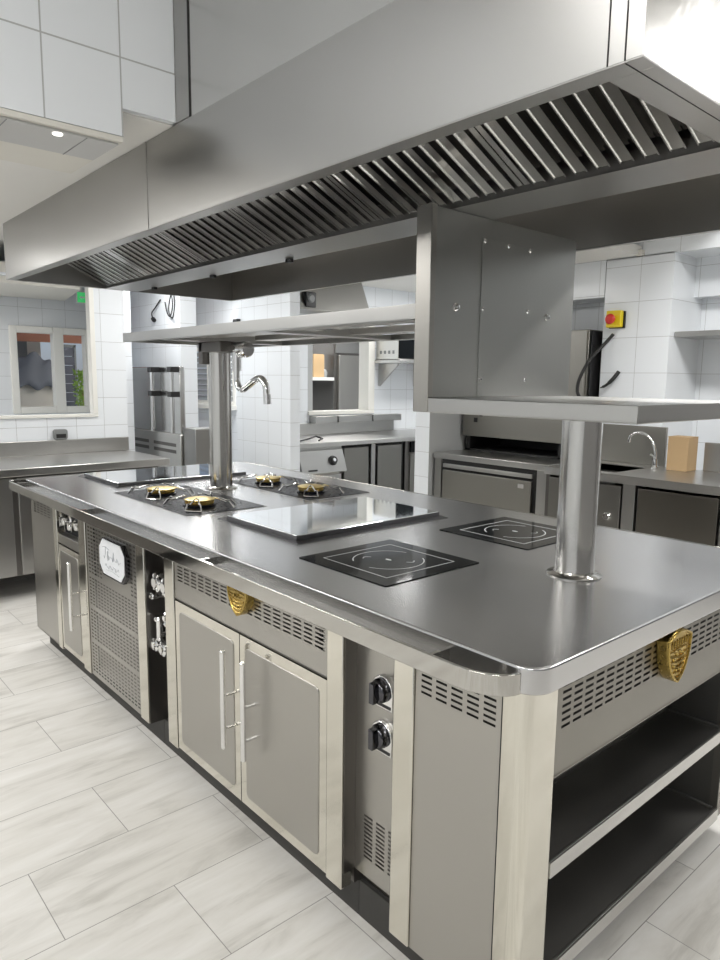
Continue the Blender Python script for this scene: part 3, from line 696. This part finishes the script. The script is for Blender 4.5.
plates((HX1-.028, HX1-.0265, HY0+.002, HY1, HZ-.0036, HZ-.003), (HX1-.028, HX1-.0262, HY0-.0012, HY0, HZ, HT), (HX1-.055, HX1-.0532, HY0-.0012, HY0, HZ, HT)).build('lip_seam', M['dark'], h)
plates((HX0, HX1, HY1-.02, HY1, HZ-.003, HZ), (HX0, HX0+.02, HY0+LW, HY1-.02, HZ-.003, HZ)).build('rear_lip', M['hood'], h)
GA, GB = .40, .575
plates((HX0+th, HX1-.075, GA, GB, HZ-.002, HZ+.002), (HX0+th, HX1-th, GA, GA+.003, HZ, HZ+.03), (HX0+th, HX1-th, GB-.003, GB, HZ, HZ+.12)).build('grease_gutter', M['hood'], h)
plates((HX0+th, HX1-th, GB, HY1-th, 2.09, 2.094), (HX0+th, HX1-th, HY0+th, GB, 2.128, 2.131)).build('inner_plenum', M['hood_dk'], h)
for xx in (-2.72, -2.13, -1.55): box(xx-.014, xx+.014, GB-.03, GB-.012, HZ-.014, HZ-.002).build('gutter_clip', M['black'], h)
# baffle filters: six panels of sloping channels
FA, FB = HY0+LW+.006, GA-.004
sl = .46
fz = lambda y: HZ+.012+sl*(FB-y)
nf = 6; L = HX1-HX0-2*th-.01; fwid = L/nf
for i in range(nf):
    xa = HX0+th+.005+i*fwid; xb = xa+fwid-.004
    fl = MB(); ns = 9; px_ = (xb-xa-.03)/ns
    for (a, b_) in ((xa, xa+.015), (xb-.015, xb)):
        fl.prism([(FA, fz(FA)), (FB, fz(FB)), (FB, fz(FB)+.045), (FA, fz(FA)+.045)], 'x', a, b_)
    def bar(x0, x1, d0, d1):  # strip along the slope at depth d behind the face
        fl.prism([(FA, fz(FA)+d0), (FB, fz(FB)+d0), (FB, fz(FB)+d1), (FA, fz(FA)+d1)], 'x', x0, x1)
    for k in range(ns):
        c0 = xa+.015+k*px_
        bar(c0+px_*.22, c0+px_*.78, .0, .0015); bar(c0+px_*.22, c0+px_*.26, 0, .016); bar(c0+px_*.74, c0+px_*.78, 0, .016); bar(c0+px_*.20, c0+px_*.26, -.003, .0); bar(c0+px_*.74, c0+px_*.80, -.003, .0)
    fr_ = fl.build('baffle_filter', M['baffle'], h)
    bk_ = MB()
    for k in range(ns+1):
        c0 = xa+.015+k*px_
        x0_, x1_ = max(xa+.015, c0-px_*.36), min(xb-.015, c0+px_*.36)
        bk_.prism([(FA, fz(FA)+.034), (FB, fz(FB)+.034), (FB, fz(FB)+.036), (FA, fz(FA)+.036)], 'x', x0_, x1_)
    bk_.prism([(FA, fz(FA)+.044), (FB, fz(FB)+.044), (FB, fz(FB)+.046), (FA, fz(FA)+.046)], 'x', xa, xb)
    bk_.build('filter_backing', M['darksteel'], fr_)
# duct cladding above, up to the ceiling
plates((-1.138, HX1-.001, HY0+.002, HY0+.006, HT+.001, CE), (HX1-.005, HX1-.001, HY0+.006, HY1, HT+.001, CE), (-1.142, HX1-.001, HY1-.004, HY1, HT+.001, CE)).build('duct_cladding', M['duct'], h)
plates((-1.218, -1.140, HY0-.0005, HY0+.004, HT+.004, CE)).build('corner_strip', M['hood'], h)
plates((-1.142, -1.138, HY0-.001, HY0+.002, HT, CE)).build('cladding_seam', M['dark'], h)

# recessed grille under the bulkhead, with a painted highlight spot
t = thing('ceiling_grille', (-1.4, -.45, 2.052), 'pale rectangular ceiling access panel below the tiled bulkhead', 'ceiling panel')
m = MB(); m.box(-1.42, -1.236, -.75, -.232, 2.046, 2.052); m.build('panel', M['gpan'], t, bevel=.002)
m = MB(); m.box(-1.42, -1.236, -.318, -.315, 2.0455, 2.0465); m.box(-1.42, -1.236, -.513, -.510, 2.0455, 2.0465); m.build('joint', M['greyp'], t)
MB().lathe([(.013, 0), (.012, -.003), (.001, -.004)], (-1.255, -.385, 2.046), n=20).build('glint_spot', M['lamp'], t)  # highlight on the panel edge painted as a small glowing dot

# ------------------------------------------------------------------ left counter
t = thing('steel_counter', (-4.33, -.3, 0), 'long stainless counter with upstand along the window wall on the left', 'counter')
box(-4.698, -3.96, -3.1, 1.215, .80, .85).build('counter_top', M['steel_h'], t, bevel=.004)
box(-4.698, -4.67, -3.1, 1.215, .85, .955).build('upstand', M['steel'], t, bevel=.003)
box(-4.68, -4.02, -3.1, 1.15, .15, .80).build('carcass', M['darksteel'], t)
for a, b_ in ((-.52, .165), (.20, .62), (.64, 1.14)): box(-4.02, -4.0, a, b_, .155, .785).build('door', M['steel'], t, bevel=.003)
lg = [(-4.6, -3.0), (-4.1, -3.0), (-4.6, -.9), (-4.1, -.9), (-4.6, 1.05), (-4.1, 1.05)]
for x, y in lg: MB().cyl((x, y, 0), (x, y, .151), .022, n=14).build('leg', M['steel'], t)
t = thing('socket_cover', (-4.7, .68, 1.0), 'small grey rounded socket cover on the tiles above the left counter', 'socket')
m = MB().prism([(a, b_) for a, b_ in rrect(.645, .745, .958, 1.035, .02)], 'x', -4.699, -4.665).build('cover', M['greyp'], t, bevel=.004)
box(-4.666, -4.662, .66, .73, .97, 1.0).build('flap', M['black'], t)
# ------------------------------------------------------------------ dishwasher
t = thing('hood_dishwasher', (-5.0, 1.75, 0), 'stainless pass through dishwasher with two lift bars in the far left corner', 'dishwasher')
m = MB(); m.box(-5.52, -4.55, 1.6, 1.895, .10, .96); m.build('body', M['panelw'] if 'panelw' in M else M['panel'], t, bevel=.006)
box(-5.52, -4.575, 1.62, 1.66, .96, 1.515).build('upper_hood', M['hoodmir'] if 'hoodmir' in M else M['rail'], t, bevel=.006)
box(-5.40, -4.65, 1.66, 1.70, .96, 1.49).build('hood_box', M['steel'], t)
for x, zt in ((-4.985, 1.51), (-4.62, 1.51)):
    lb = MB().cyl((x, 1.57, .97), (x, 1.57, 1.49), .018, n=16).build('lift_bar', M['chrome'], t)
    for z in (1.49, 1.29): box(x-.036, x+.036, 1.545, 1.62, z-.022, z+.022).build('bar_clamp', M['black'], lb, bevel=.003)
lv = MB()
for x0, x1 in ((-5.44, -5.15), (-5.05, -4.63)):
    for z in (.80, .855): lv.box(x0, x1, 1.5985, 1.601, z, z+.028)
lv.build('louvre', M['darksteel'], t)
for x in (-5.45, -4.62): MB().cyl((x, 1.75, 0), (x, 1.75, .10), .025, n=12).build('foot', M['steel'], t)
tag(box(-4.54, -4.33, 1.62, 1.9, 0, 1.02).build('side_cabinet', M['steel'], base=(-4.43, 1.76, 0), bevel=.004), 'narrow plain stainless cabinet to the right of the dishwasher', 'cabinet')

# ------------------------------------------------------------------ middle room counter run
t = thing('prep_counter', (-4.55, 3.9, 0), 'stainless prep counter with upstand below the serving hatch in the middle', 'counter')
box(-4.948, -4.16, 2.502, 5.6, .83, .87).build('counter_top', M['steel_h'], t, bevel=.004)
box(-4.948, -4.92, 2.502, 4.38, .87, .985).build('upstand', M['steel'], t, bevel=.003)
c = thing('fryer_unit', (-4.5, 2.78, 0), 'stainless unit with a sloping control panel and black knob under the prep counter', 'control unit')
box(-4.94, -4.22, 2.51, 3.04, .1, .829).build('body', M['steel'], c)
m = MB(); m.prism([(-4.22, .56), (-4.13, .60), (-4.20, .80), (-4.22, .80)], 'y', 2.53, 3.035); pnl = m.build('control_panel', M['steel'], c, bevel=.003)
m = MB(); m.lathe([(.045, 0), (.045, .01), (.034, .014), (.032, .035)], (-4.165, 2.89, .70), (.94, 0, .34), n=24); kb = m.build('knob', M['black'], pnl)
MB().lathe([(.016, .035), (.014, .038)], (-4.165, 2.89, .70), (.94, 0, .34), n=16).build('knob_cap', M['plate'], kb)
box(-4.150, -4.137, 2.60, 2.70, .615, .635).build('display', M['black'], pnl)
for q in (2.56, 2.98): MB().cyl((-4.5, q, 0), (-4.5, q, .1), .03, n=12).build('foot', M['steel'], c)
c = thing('undercounter_refrigerator', (-4.5, 3.43, 0), 'two door undercounter refrigerator below the prep counter', 'refrigerator')
box(-4.94, -4.24, 3.045, 3.86, .1, .829).build('body', M['dark'], c)
box(-4.24, -4.20, 3.06, 3.36, .12, .80).build('door', M['under'], c, bevel=.003); box(-4.24, -4.20, 3.48, 3.80, .12, .80).build('door', M['under'], c, bevel=.003)
box(-4.239, -4.205, 3.40, 3.45, .1, .82).build('center_post', M['steel'], c)
for q in (3.1, 3.8): MB().cyl((-4.5, q, 0), (-4.5, q, .1), .03, n=12).build('foot', M['steel'], c)
c = thing('ice_machine', (-4.5, 4.2, 0), 'dark fronted undercounter machine with a black display strip', 'machine')
box(-4.94, -4.22, 3.87, 4.55, .1, .829).build('body', M['darksteel'], c, bevel=.003)
box(-4.22, -4.20, 3.93, 4.5, .71, .815).build('display_panel', M['glass'], c); box(-4.22, -4.205, 3.93, 4.5, .12, .69).build('door', M['under'], c)
for q in (3.95, 4.5): MB().cyl((-4.5, q, 0), (-4.5, q, .1), .03, n=12).build('foot', M['steel'], c)
t = thing('sill_ledge', (-4.89, 3.8, 1.0), 'grey ledge of three steel trays below the serving hatch', 'ledge')
for a, b_ in ((3.22, 3.50), (3.52, 3.98), (4.0, 4.42)): box(-4.948, -4.84, a, b_, .987, 1.055).build('tray', M['steel'], t, bevel=.003)
t = thing('tool', (-4.4, 2.85, .87), 'black tongs lying on the left end of the prep counter', 'tongs')
t.name = 'kitchen_tongs'
m = MB(); m.tube([(-4.30, 2.62, .88), (-4.36, 2.75, .885), (-4.45, 2.92, .90)], .008, 8); m.tube([(-4.45, 2.92, .90), (-4.30, 2.88, .89), (-4.25, 2.80, .88)], .008, 8); m.build('arm', M['black'], t)
t = thing('wall_shelf', (-4.75, 4.5, 1.62), 'small stainless bracket shelf holding the microwave', 'shelf')
box(-4.948, -4.55, 4.09, 4.90, 1.605, 1.638).build('board', M['steel_h'], t, bevel=.003)
for y in (4.16, 4.7): MB().prism([(-4.948, 1.36), (-4.93, 1.36), (-4.65, 1.585), (-4.65, 1.60), (-4.948, 1.60)], 'y', y, y+.02).build('bracket', M['steel'], t)
t = thing('microwave_oven', (-4.75, 4.4, 1.645), 'stainless microwave on the bracket shelf beside the serving hatch', 'microwave')
box(-4.94, -4.60, 4.115, 4.60, 1.644, 1.90).build('body', M['panelw'], t, bevel=.004)
box(-4.60, -4.60+.015, 4.12, 4.45, 1.65, 1.895).build('door', M['glass'], t, bevel=.003)
box(-4.60, -4.60+.013, 4.455, 4.595, 1.65, 1.895).build('control_panel', M['greyp'], t)
for k in range(4): box(-4.88+k*.065, -4.85+k*.065, 4.113, 4.116, 1.70, 1.735).build('vent', M['greyp'], t)
for y in (4.15, 4.56): box(-4.9, -4.62, y-.015, y+.015, 1.638, 1.645).build('foot', M['black'], t)
# scullery beyond the hatch
t = thing('tall_refrigerator', (-6.4, 4.9, 0), 'tall stainless refrigerator door seen through the serving hatch', 'refrigerator')
box(-6.9, -6.24, 4.58, 5.4, .1, 2.05).build('body', M['darksteel'], t); box(-6.24, -6.2, 4.64, 5.38, .16, 1.73).build('door', M['panel'], t, bevel=.004); box(-6.24, -6.21, 4.60, 5.38, 1.76, 2.04).build('header', M['steel'], t)
for q in (4.65, 5.3): MB().cyl((-6.5, q, 0), (-6.5, q, .1), .03, n=12).build('foot', M['steel'], t)
t = thing('wall_shelf', (-6.8, 4.3, 1.44), 'white shelf with bracket seen through the serving hatch', 'shelf')
box(-6.998, -6.2, 3.9, 4.56, 1.41, 1.45).build('board', M['white'], t); box(-6.998, -6.7, 4.1, 4.13, 1.2, 1.41).build('bracket', M['steel'], t)
t = thing('cardboard_carton', (-6.4, 4.41, 1.45), 'tan cardboard carton on the shelf seen through the serving hatch', 'carton')
box(-6.5, -6.28, 4.29, 4.46, 1.4505, 1.73).build('carton_body', M['card'], t); box(-6.49, -6.29, 4.295, 4.455, 1.73, 1.735).build('flap', M['card'], t)
for k, (y, mt) in enumerate(((4.0, 'chrome'), (4.10, 'black'), (4.50, 'greyp'))):
    tag(MB().lathe([(.04, 0), (.045, .06), (.03, .09), (.02, .1)], (-6.35, (4.20, 4.02, 4.51)[k], 1.4505), n=16).build(('metal_pot', 'black_jar', 'grey_jar')[k], M[mt], base=(-6.35, (4.20, 4.02, 4.51)[k], 1.4505)),
        ('small bright pot at the left end of the shelf through the hatch', 'small black jar on the shelf through the hatch', 'small grey jar right of the carton on the shelf through the hatch')[k], ('pot', 'jar', 'jar')[k])
# small fixtures high on the middle walls
t = thing('wall_canopy', (-4.8, 3.4, 2.1), 'stainless canopy above the serving hatch behind the overshelf', 'canopy')
MB().prism([(-4.948, 2.06), (-4.55, 2.06), (-4.7, 2.395), (-4.948, 2.395)], 'y', 2.75, 3.68).build('canopy_shell', M['steel'], t)
t = thing('emergency_lamp', (-4.5, 3.1, 2.1), 'small black lamp on the stainless canopy behind the overshelf', 'lamp')
m = MB(); m.box(-4.68, -4.55, 2.88, 3.0, 2.08, 2.22); m.build('housing', M['black'], t, bevel=.01)
MB().lathe([(.04, 0), (.03, .015)], (-4.55, 2.94, 2.16), (1,0,0), n=16).build('lens', M['greyp'], t)
t = thing('junction_box', (-4.9, 2.38, 1.9), 'small black junction box at the left edge of the tiled column', 'box')
box(-4.975, -4.90, 2.36, 2.4, 1.86, 1.96).build('housing', M['black'], t, bevel=.004)
t = tag(MB().tube(smooth([(-5.35, 1.885, 2.10), (-5.28, 1.87, 2.0), (-5.22, 1.87, 1.97), (-5.17, 1.87, 2.06), (-5.2, 1.87, 2.15), (-5.25, 1.87, 2.02), (-5.18, 1.87, 1.95), (-5.13, 1.87, 2.08), (-5.18, 1.88, 2.18)]), .006, 8).build('loose_cable', M['rubber'], base=(-5.25, 1.89, 2.05)), 'loop of loose grey cable on the far tiled wall', 'cable')
t = tag(MB().tube(smooth([(-5.45, 1.888, 2.13), (-5.55, 1.88, 2.06), (-5.62, 1.88, 2.02), (-5.60, 1.88, 1.97), (-5.57, 1.88, 1.95)]), [.006]*18+[.02]*7, 8).build('hanging_plug', M['black'], base=(-5.5, 1.89, 2.05)), 'small black plug hanging on the far tiled wall', 'plug')

# ------------------------------------------------------------------ recess: fridge, grill, cabinet
t = thing('undercounter_refrigerator', (-2.55, 3.4, 0), 'stainless undercounter refrigerator behind the island, below the black grill', 'refrigerator')
m = MB(); m.box(-3.05, -2.05, 3.06, 3.88, .12, .82); m.build('body', M['darksteel'], t)
box(-3.06, -2.0, 3.03, 3.89, .82, .865).build('worktop', M['steel_h'], t, bevel=.004)
box(-3.055, -2.985, 3.04, 3.06, .12, .82).build('side_post', M['steel'], t); box(-2.095, -2.02, 3.04, 3.06, .12, .82).build('side_post', M['steel'], t)
box(-2.985, -2.095, 3.05, 3.062, .12, .82).build('gasket', M['dark'], t)
box(-2.96, -2.13, 3.03, 3.05, .755, .785).build('grip_rail', M['steel_h'], t, bevel=.004)
d = box(-2.96, -2.13, 3.025, 3.05, .15, .735).build('door', M['sidep'], t, bevel=.004)
box(-2.24, -2.19, 3.022, 3.026, .68, .71).build('badge', M['chrome'], d)
for x in (-2.95, -2.15):
    for y in (3.15, 3.8): MB().cyl((x, y, 0), (x, y, .12), .025, n=12).build('foot', M['steel'], t)
t = thing('salamander_grill', (-2.65, 3.6, .865), 'stainless grill with a wide black opening standing on the refrigerator behind the island', 'grill')
box(-3.05, -2.12, 3.36, 3.88, .985, 1.30).build('hood_body', M['sidep'], t, bevel=.004)
m = MB(); m.box(-3.05, -2.10, 3.80, 3.88, .866, .985); m.box(-3.05, -3.0, 3.40, 3.80, .866, .985); m.box(-2.17, -2.10, 3.40, 3.80, .866, .985); m.box(-3.05, -2.1, 3.40, 3.8, .866, .88); m.build('chamber', M['dark'], t)  # black chamber walls paint the shade inside the opening
k = MB(); k.box(-2.93, -2.90, 3.352, 3.361, 1.10, 1.135); k.box(-2.87, -2.85, 3.35, 3.361, 1.15, 1.20); k.build('switch', M['black'], t)
t = thing('wall_cabinet', (-2.4, 3.7, 1.3), 'tall grey steel cupboard standing left of the tiled pillar', 'cupboard')
box(-2.80, -2.03, 3.50, 3.88, 1.301, 1.80).build('body', M['sidep'], t, bevel=.004); box(-2.025, -2.02, 3.52, 3.88, 1.30, 1.79).build('gap_strip', M['black'], t)  # thin black strip stands in for the dark gap beside the cupboard
box(-2.79, -2.42, 3.49, 3.50, 1.31, 1.79).build('door', M['sidep'], t, bevel=.002); box(-2.41, -2.04, 3.49, 3.50, 1.31, 1.79).build('door', M['sidep'], t, bevel=.002)
# emergency stop and cables
t = thing('emergency_stop', (-1.88, 3.6, 1.86), 'yellow emergency stop box with red push knob on the tiled pillar', 'emergency switch')
box(-1.935, -1.825, 3.545, 3.585, 1.81, 1.925).build('housing', M['yellow'], t, bevel=.006)
box(-1.93, -1.815, 3.585, 3.5995, 1.805, 1.92).build('back_box', M['black'], t)
MB().lathe([(.022, 0), (.022, .02), (.034, .026), (.036, .036), (.026, .046), (.001, .05)], (-1.885, 3.545, 1.865), (0,-1,0), n=28).build('push_knob', M['red'], t)
tag(MB().tube(smooth([(-1.90, 3.595, 1.765), (-1.93, 3.56, 1.71), (-2.0, 3.47, 1.58), (-2.04, 3.42, 1.45), (-2.05, 3.42, 1.36), (-2.03, 3.44, 1.31)]), .012, 10).build('power_cable', M['rubber'], base=(-1.9, 3.595, 1.76)), 'thick black cable curving down from below the emergency stop', 'cable')
tag(MB().tube(smooth([(-1.84, 3.597, 1.505), (-1.87, 3.57, 1.45), (-1.91, 3.56, 1.41), (-1.95, 3.555, 1.39)]), [.014]*10+[.010]*6+[.005]*3, 10).build('cable_stub', M['rubber'], base=(-1.84, 3.597, 1.5)), 'short black cable end with bare wires on the tiled pillar', 'cable')
t = thing('wall_shelf', (-1.0, 3.9, 1.75), 'stainless wall shelf at the right edge beside the tiled pillar', 'shelf')
box(-1.495, -.3, 3.66, 4.058, 1.735, 1.77).build('board', M['steel_h'], t, bevel=.003)
for x in (-.95, -.5): MB().prism([(4.058, 1.52), (4.04, 1.52), (3.75, 1.72), (3.75, 1.735), (4.058, 1.735)], 'x', x, x+.02).build('bracket', M['steel'], t)
# ------------------------------------------------------------------ sink run on the right
t = thing('sink_counter', (-1.1, 3.25, 0), 'stainless sink counter with splashback behind the right end of the island', 'sink')
m = MB(); x0, x1, y0, y1 = -1.96, -.3, 2.92, 3.59; bx0, bx1, by0, by1 = -1.90, -1.50, 3.02, 3.42
m.box(bx1, x1, y0, y1, .82, .87); m.box(x0, bx0, y0, y1, .82, .87); m.box(bx0, bx1, y0, by0, .82, .87); m.box(bx0, bx1, by1, y1, .82, .87)
m.build('counter_top', M['steel_h'], t, bevel=.004)
b_ = MB(); b_.box(bx0-.004, bx0, by0, by1, .62, .868); b_.box(bx1, bx1+.004, by0, by1, .62, .868); b_.box(bx0, bx1, by0-.004, by0, .62, .868); b_.box(bx0, bx1, by1, by1+.004, .62, .868); b_.box(bx0, bx1, by0, by1, .616, .62); b_.build('basin', M['steel'], t)
box(-1.96, -1.455, 3.565, 3.59, .87, 1.135).build('splashback', M['sidep'], t, bevel=.003)
box(-1.20, -.3, 3.565, 3.59, .87, 1.055).build('upstand', M['steel'], t, bevel=.003)
m = MB(); m.box(-1.96, -1.93, 2.95, 3.59, .1, .82); m.box(-.36, -.33, 2.95, 3.59, .1, .82); m.box(-1.93, -.36, 3.57, 3.59, .1, .82); m.box(-1.93, -.36, 2.95, 3.57, .1, .13); m.build('carcass', M['darksteel'], t)
box(-1.41, -1.33, 2.945, 2.99, .1, .82).build('post', M['steel'], t, bevel=.003); box(-.83, -.79, 2.945, 2.99, .1, .82).build('post', M['steel'], t)
box(-1.93, -1.42, 2.94, 2.955, .13, .80).build('door', M['under'], t, bevel=.003)
MB().lathe([(.02, 0), (.025, .012), (.02, .02)], (-1.50, 2.94, .60), (0,-1,0), n=16).build('door_knob', M['chrome'], t)
box(-1.31, -.845, 2.94, 2.955, .13, .80).build('door', M['steeld'] if 'steeld' in M else M['darksteel'], t, bevel=.003)
box(-.78, -.35, 2.94, 2.955, .13, .80).build('door', M['darksteel'], t, bevel=.003)
for x in (-1.9, -.4):
    for y in (3.0, 3.5): MB().cyl((x, y, 0), (x, y, .1), .025, n=12).build('foot', M['steel'], t)
t = thing('sink_faucet', (-1.46, 3.44, .87), 'chrome swan neck faucet at the sink behind the round pillar', 'faucet')
m = MB(); m.lathe([(.026, 0), (.026, .01), (.018, .02), (.016, .06)], (-1.46, 3.44, .87), n=24); m.tube(smooth([(-1.46, 3.44, .92), (-1.462, 3.44, .98), (-1.49, 3.44, 1.05), (-1.54, 3.44, 1.09), (-1.60, 3.44, 1.095), (-1.64, 3.44, 1.07), (-1.645, 3.44, 1.05)]), .010, 12); m.cyl((-1.644, 3.44, 1.06), (-1.648, 3.44, 1.03), .013, n=14); m.build('spout', M['chrome'], t)
m = MB(); m.cyl((-1.46, 3.43, .935), (-1.455, 3.37, .965), .008, n=10); m.build('lever', M['chrome'], t)
t = thing('cardboard_box', (-1.29, 3.46, .87), 'small closed brown cardboard box on the sink counter', 'box')
box(-1.372, -1.24, 3.42, 3.56, .8705, 1.085).build('carton_body', M['card'], t, bevel=.002)
m = MB(); m.box(-1.373, -1.3065, 3.419, 3.561, 1.085, 1.089); m.box(-1.3055, -1.239, 3.419, 3.561, 1.085, 1.089); m.build('flap', M['card'], t)

# exit sign (real build)
e = thing('exit_sign', (-5.7, 1.25, 2.07), 'small green exit sign under the porch ceiling', 'sign')
box(-5.73, -5.70, 1.225, 1.305, 2.07, 2.165).build('housing', M['white'], e); box(-5.725, -5.705, 1.255, 1.275, 2.165, 2.36).build('hanger', M['white'], e)
box(-5.70, -5.697, 1.228, 1.302, 2.074, 2.161).build('sign_face', M['green'], e)
a = MB(); a.prism([(1.245, 2.118), (1.262, 2.135), (1.262, 2.125), (1.288, 2.125), (1.288, 2.111), (1.262, 2.111), (1.262, 2.10)], 'x', -5.697, -5.695); a.build('arrow', M['white'], e)

# ------------------------------------------------------------------ light
def area(name, loc, size, power, rot=(0,0,0), col=(1, .985, .965), sy=None):
    l = bpy.data.lights.new(name, 'AREA'); l.energy = power; l.color = col; l.shape = 'RECTANGLE'; l.size = size; l.size_y = sy or size
    o = bpy.data.objects.new(name, l); COL.objects.link(o); o.location = loc; o.rotation_euler = rot
    return o
area('aisle_ceiling_light', (-.3, -1.9, 2.93), 1.2, 48, sy=.3)
area('aisle_ceiling_light', (1.6, -1.9, 2.93), 1.2, 48, sy=.3)
area('end_ceiling_light', (1.8, .4, 2.93), .3, 22, sy=1.2)
area('end_ceiling_light', (1.1, 2.5, 2.93), 1.2, 60, sy=.3)
area('low_ceiling_light', (-2.6, -1.2, 2.12), 1.2, 42, sy=.3)
area('low_ceiling_light', (-4.0, -1.2, 2.12), .3, 24, sy=1.2)
area('rear_aisle_light', (-.6, 2.3, 2.9), 1.0, 82, sy=.3)
area('far_corner_light', (-3.6, 1.3, 2.38), 1.0, 38, sy=.3)
area('far_corner_light', (-5.0, 1.50, 2.38), .5, 18, sy=.1)  # light added to brighten the tiled wall behind the dishwasher
area('far_corner_light', (-5.9, 2.6, 2.38), .5, 36, sy=.5)
area('middle_room_light', (-3.9, 4.2, 2.38), .3, 46, sy=1.2)
area('scullery_light', (-6.0, 4.4, 2.38), .5, 55, sy=.5)
area('porch_light', (-5.3, -.2, 2.08), .5, 22, sy=.5)
w = bpy.data.worlds.new('world'); S.world = w; w.use_nodes = True
nt = w.node_tree; bgn = nt.nodes['Background']; sky = nt.nodes.new('ShaderNodeTexSky'); sky.sky_type = 'HOSEK_WILKIE'; sky.sun_direction = (-.4, -.3, .85); sky.turbidity = 6
nt.links.new(sky.outputs[0], bgn.inputs[0]); bgn.inputs[1].default_value = 3.

for o in COL.objects:
    if '_b' in o: del o['_b']
vs = S.view_settings
S.display_settings.display_device = 'sRGB'
vs.view_transform = 'Standard'; vs.look = 'None'; vs.gamma = 1.; vs.exposure = -.72; vs.use_curve_mapping = False
S.cycles.max_bounces = 10; S.cycles.glossy_bounces = 6; S.cycles.diffuse_bounces = 5
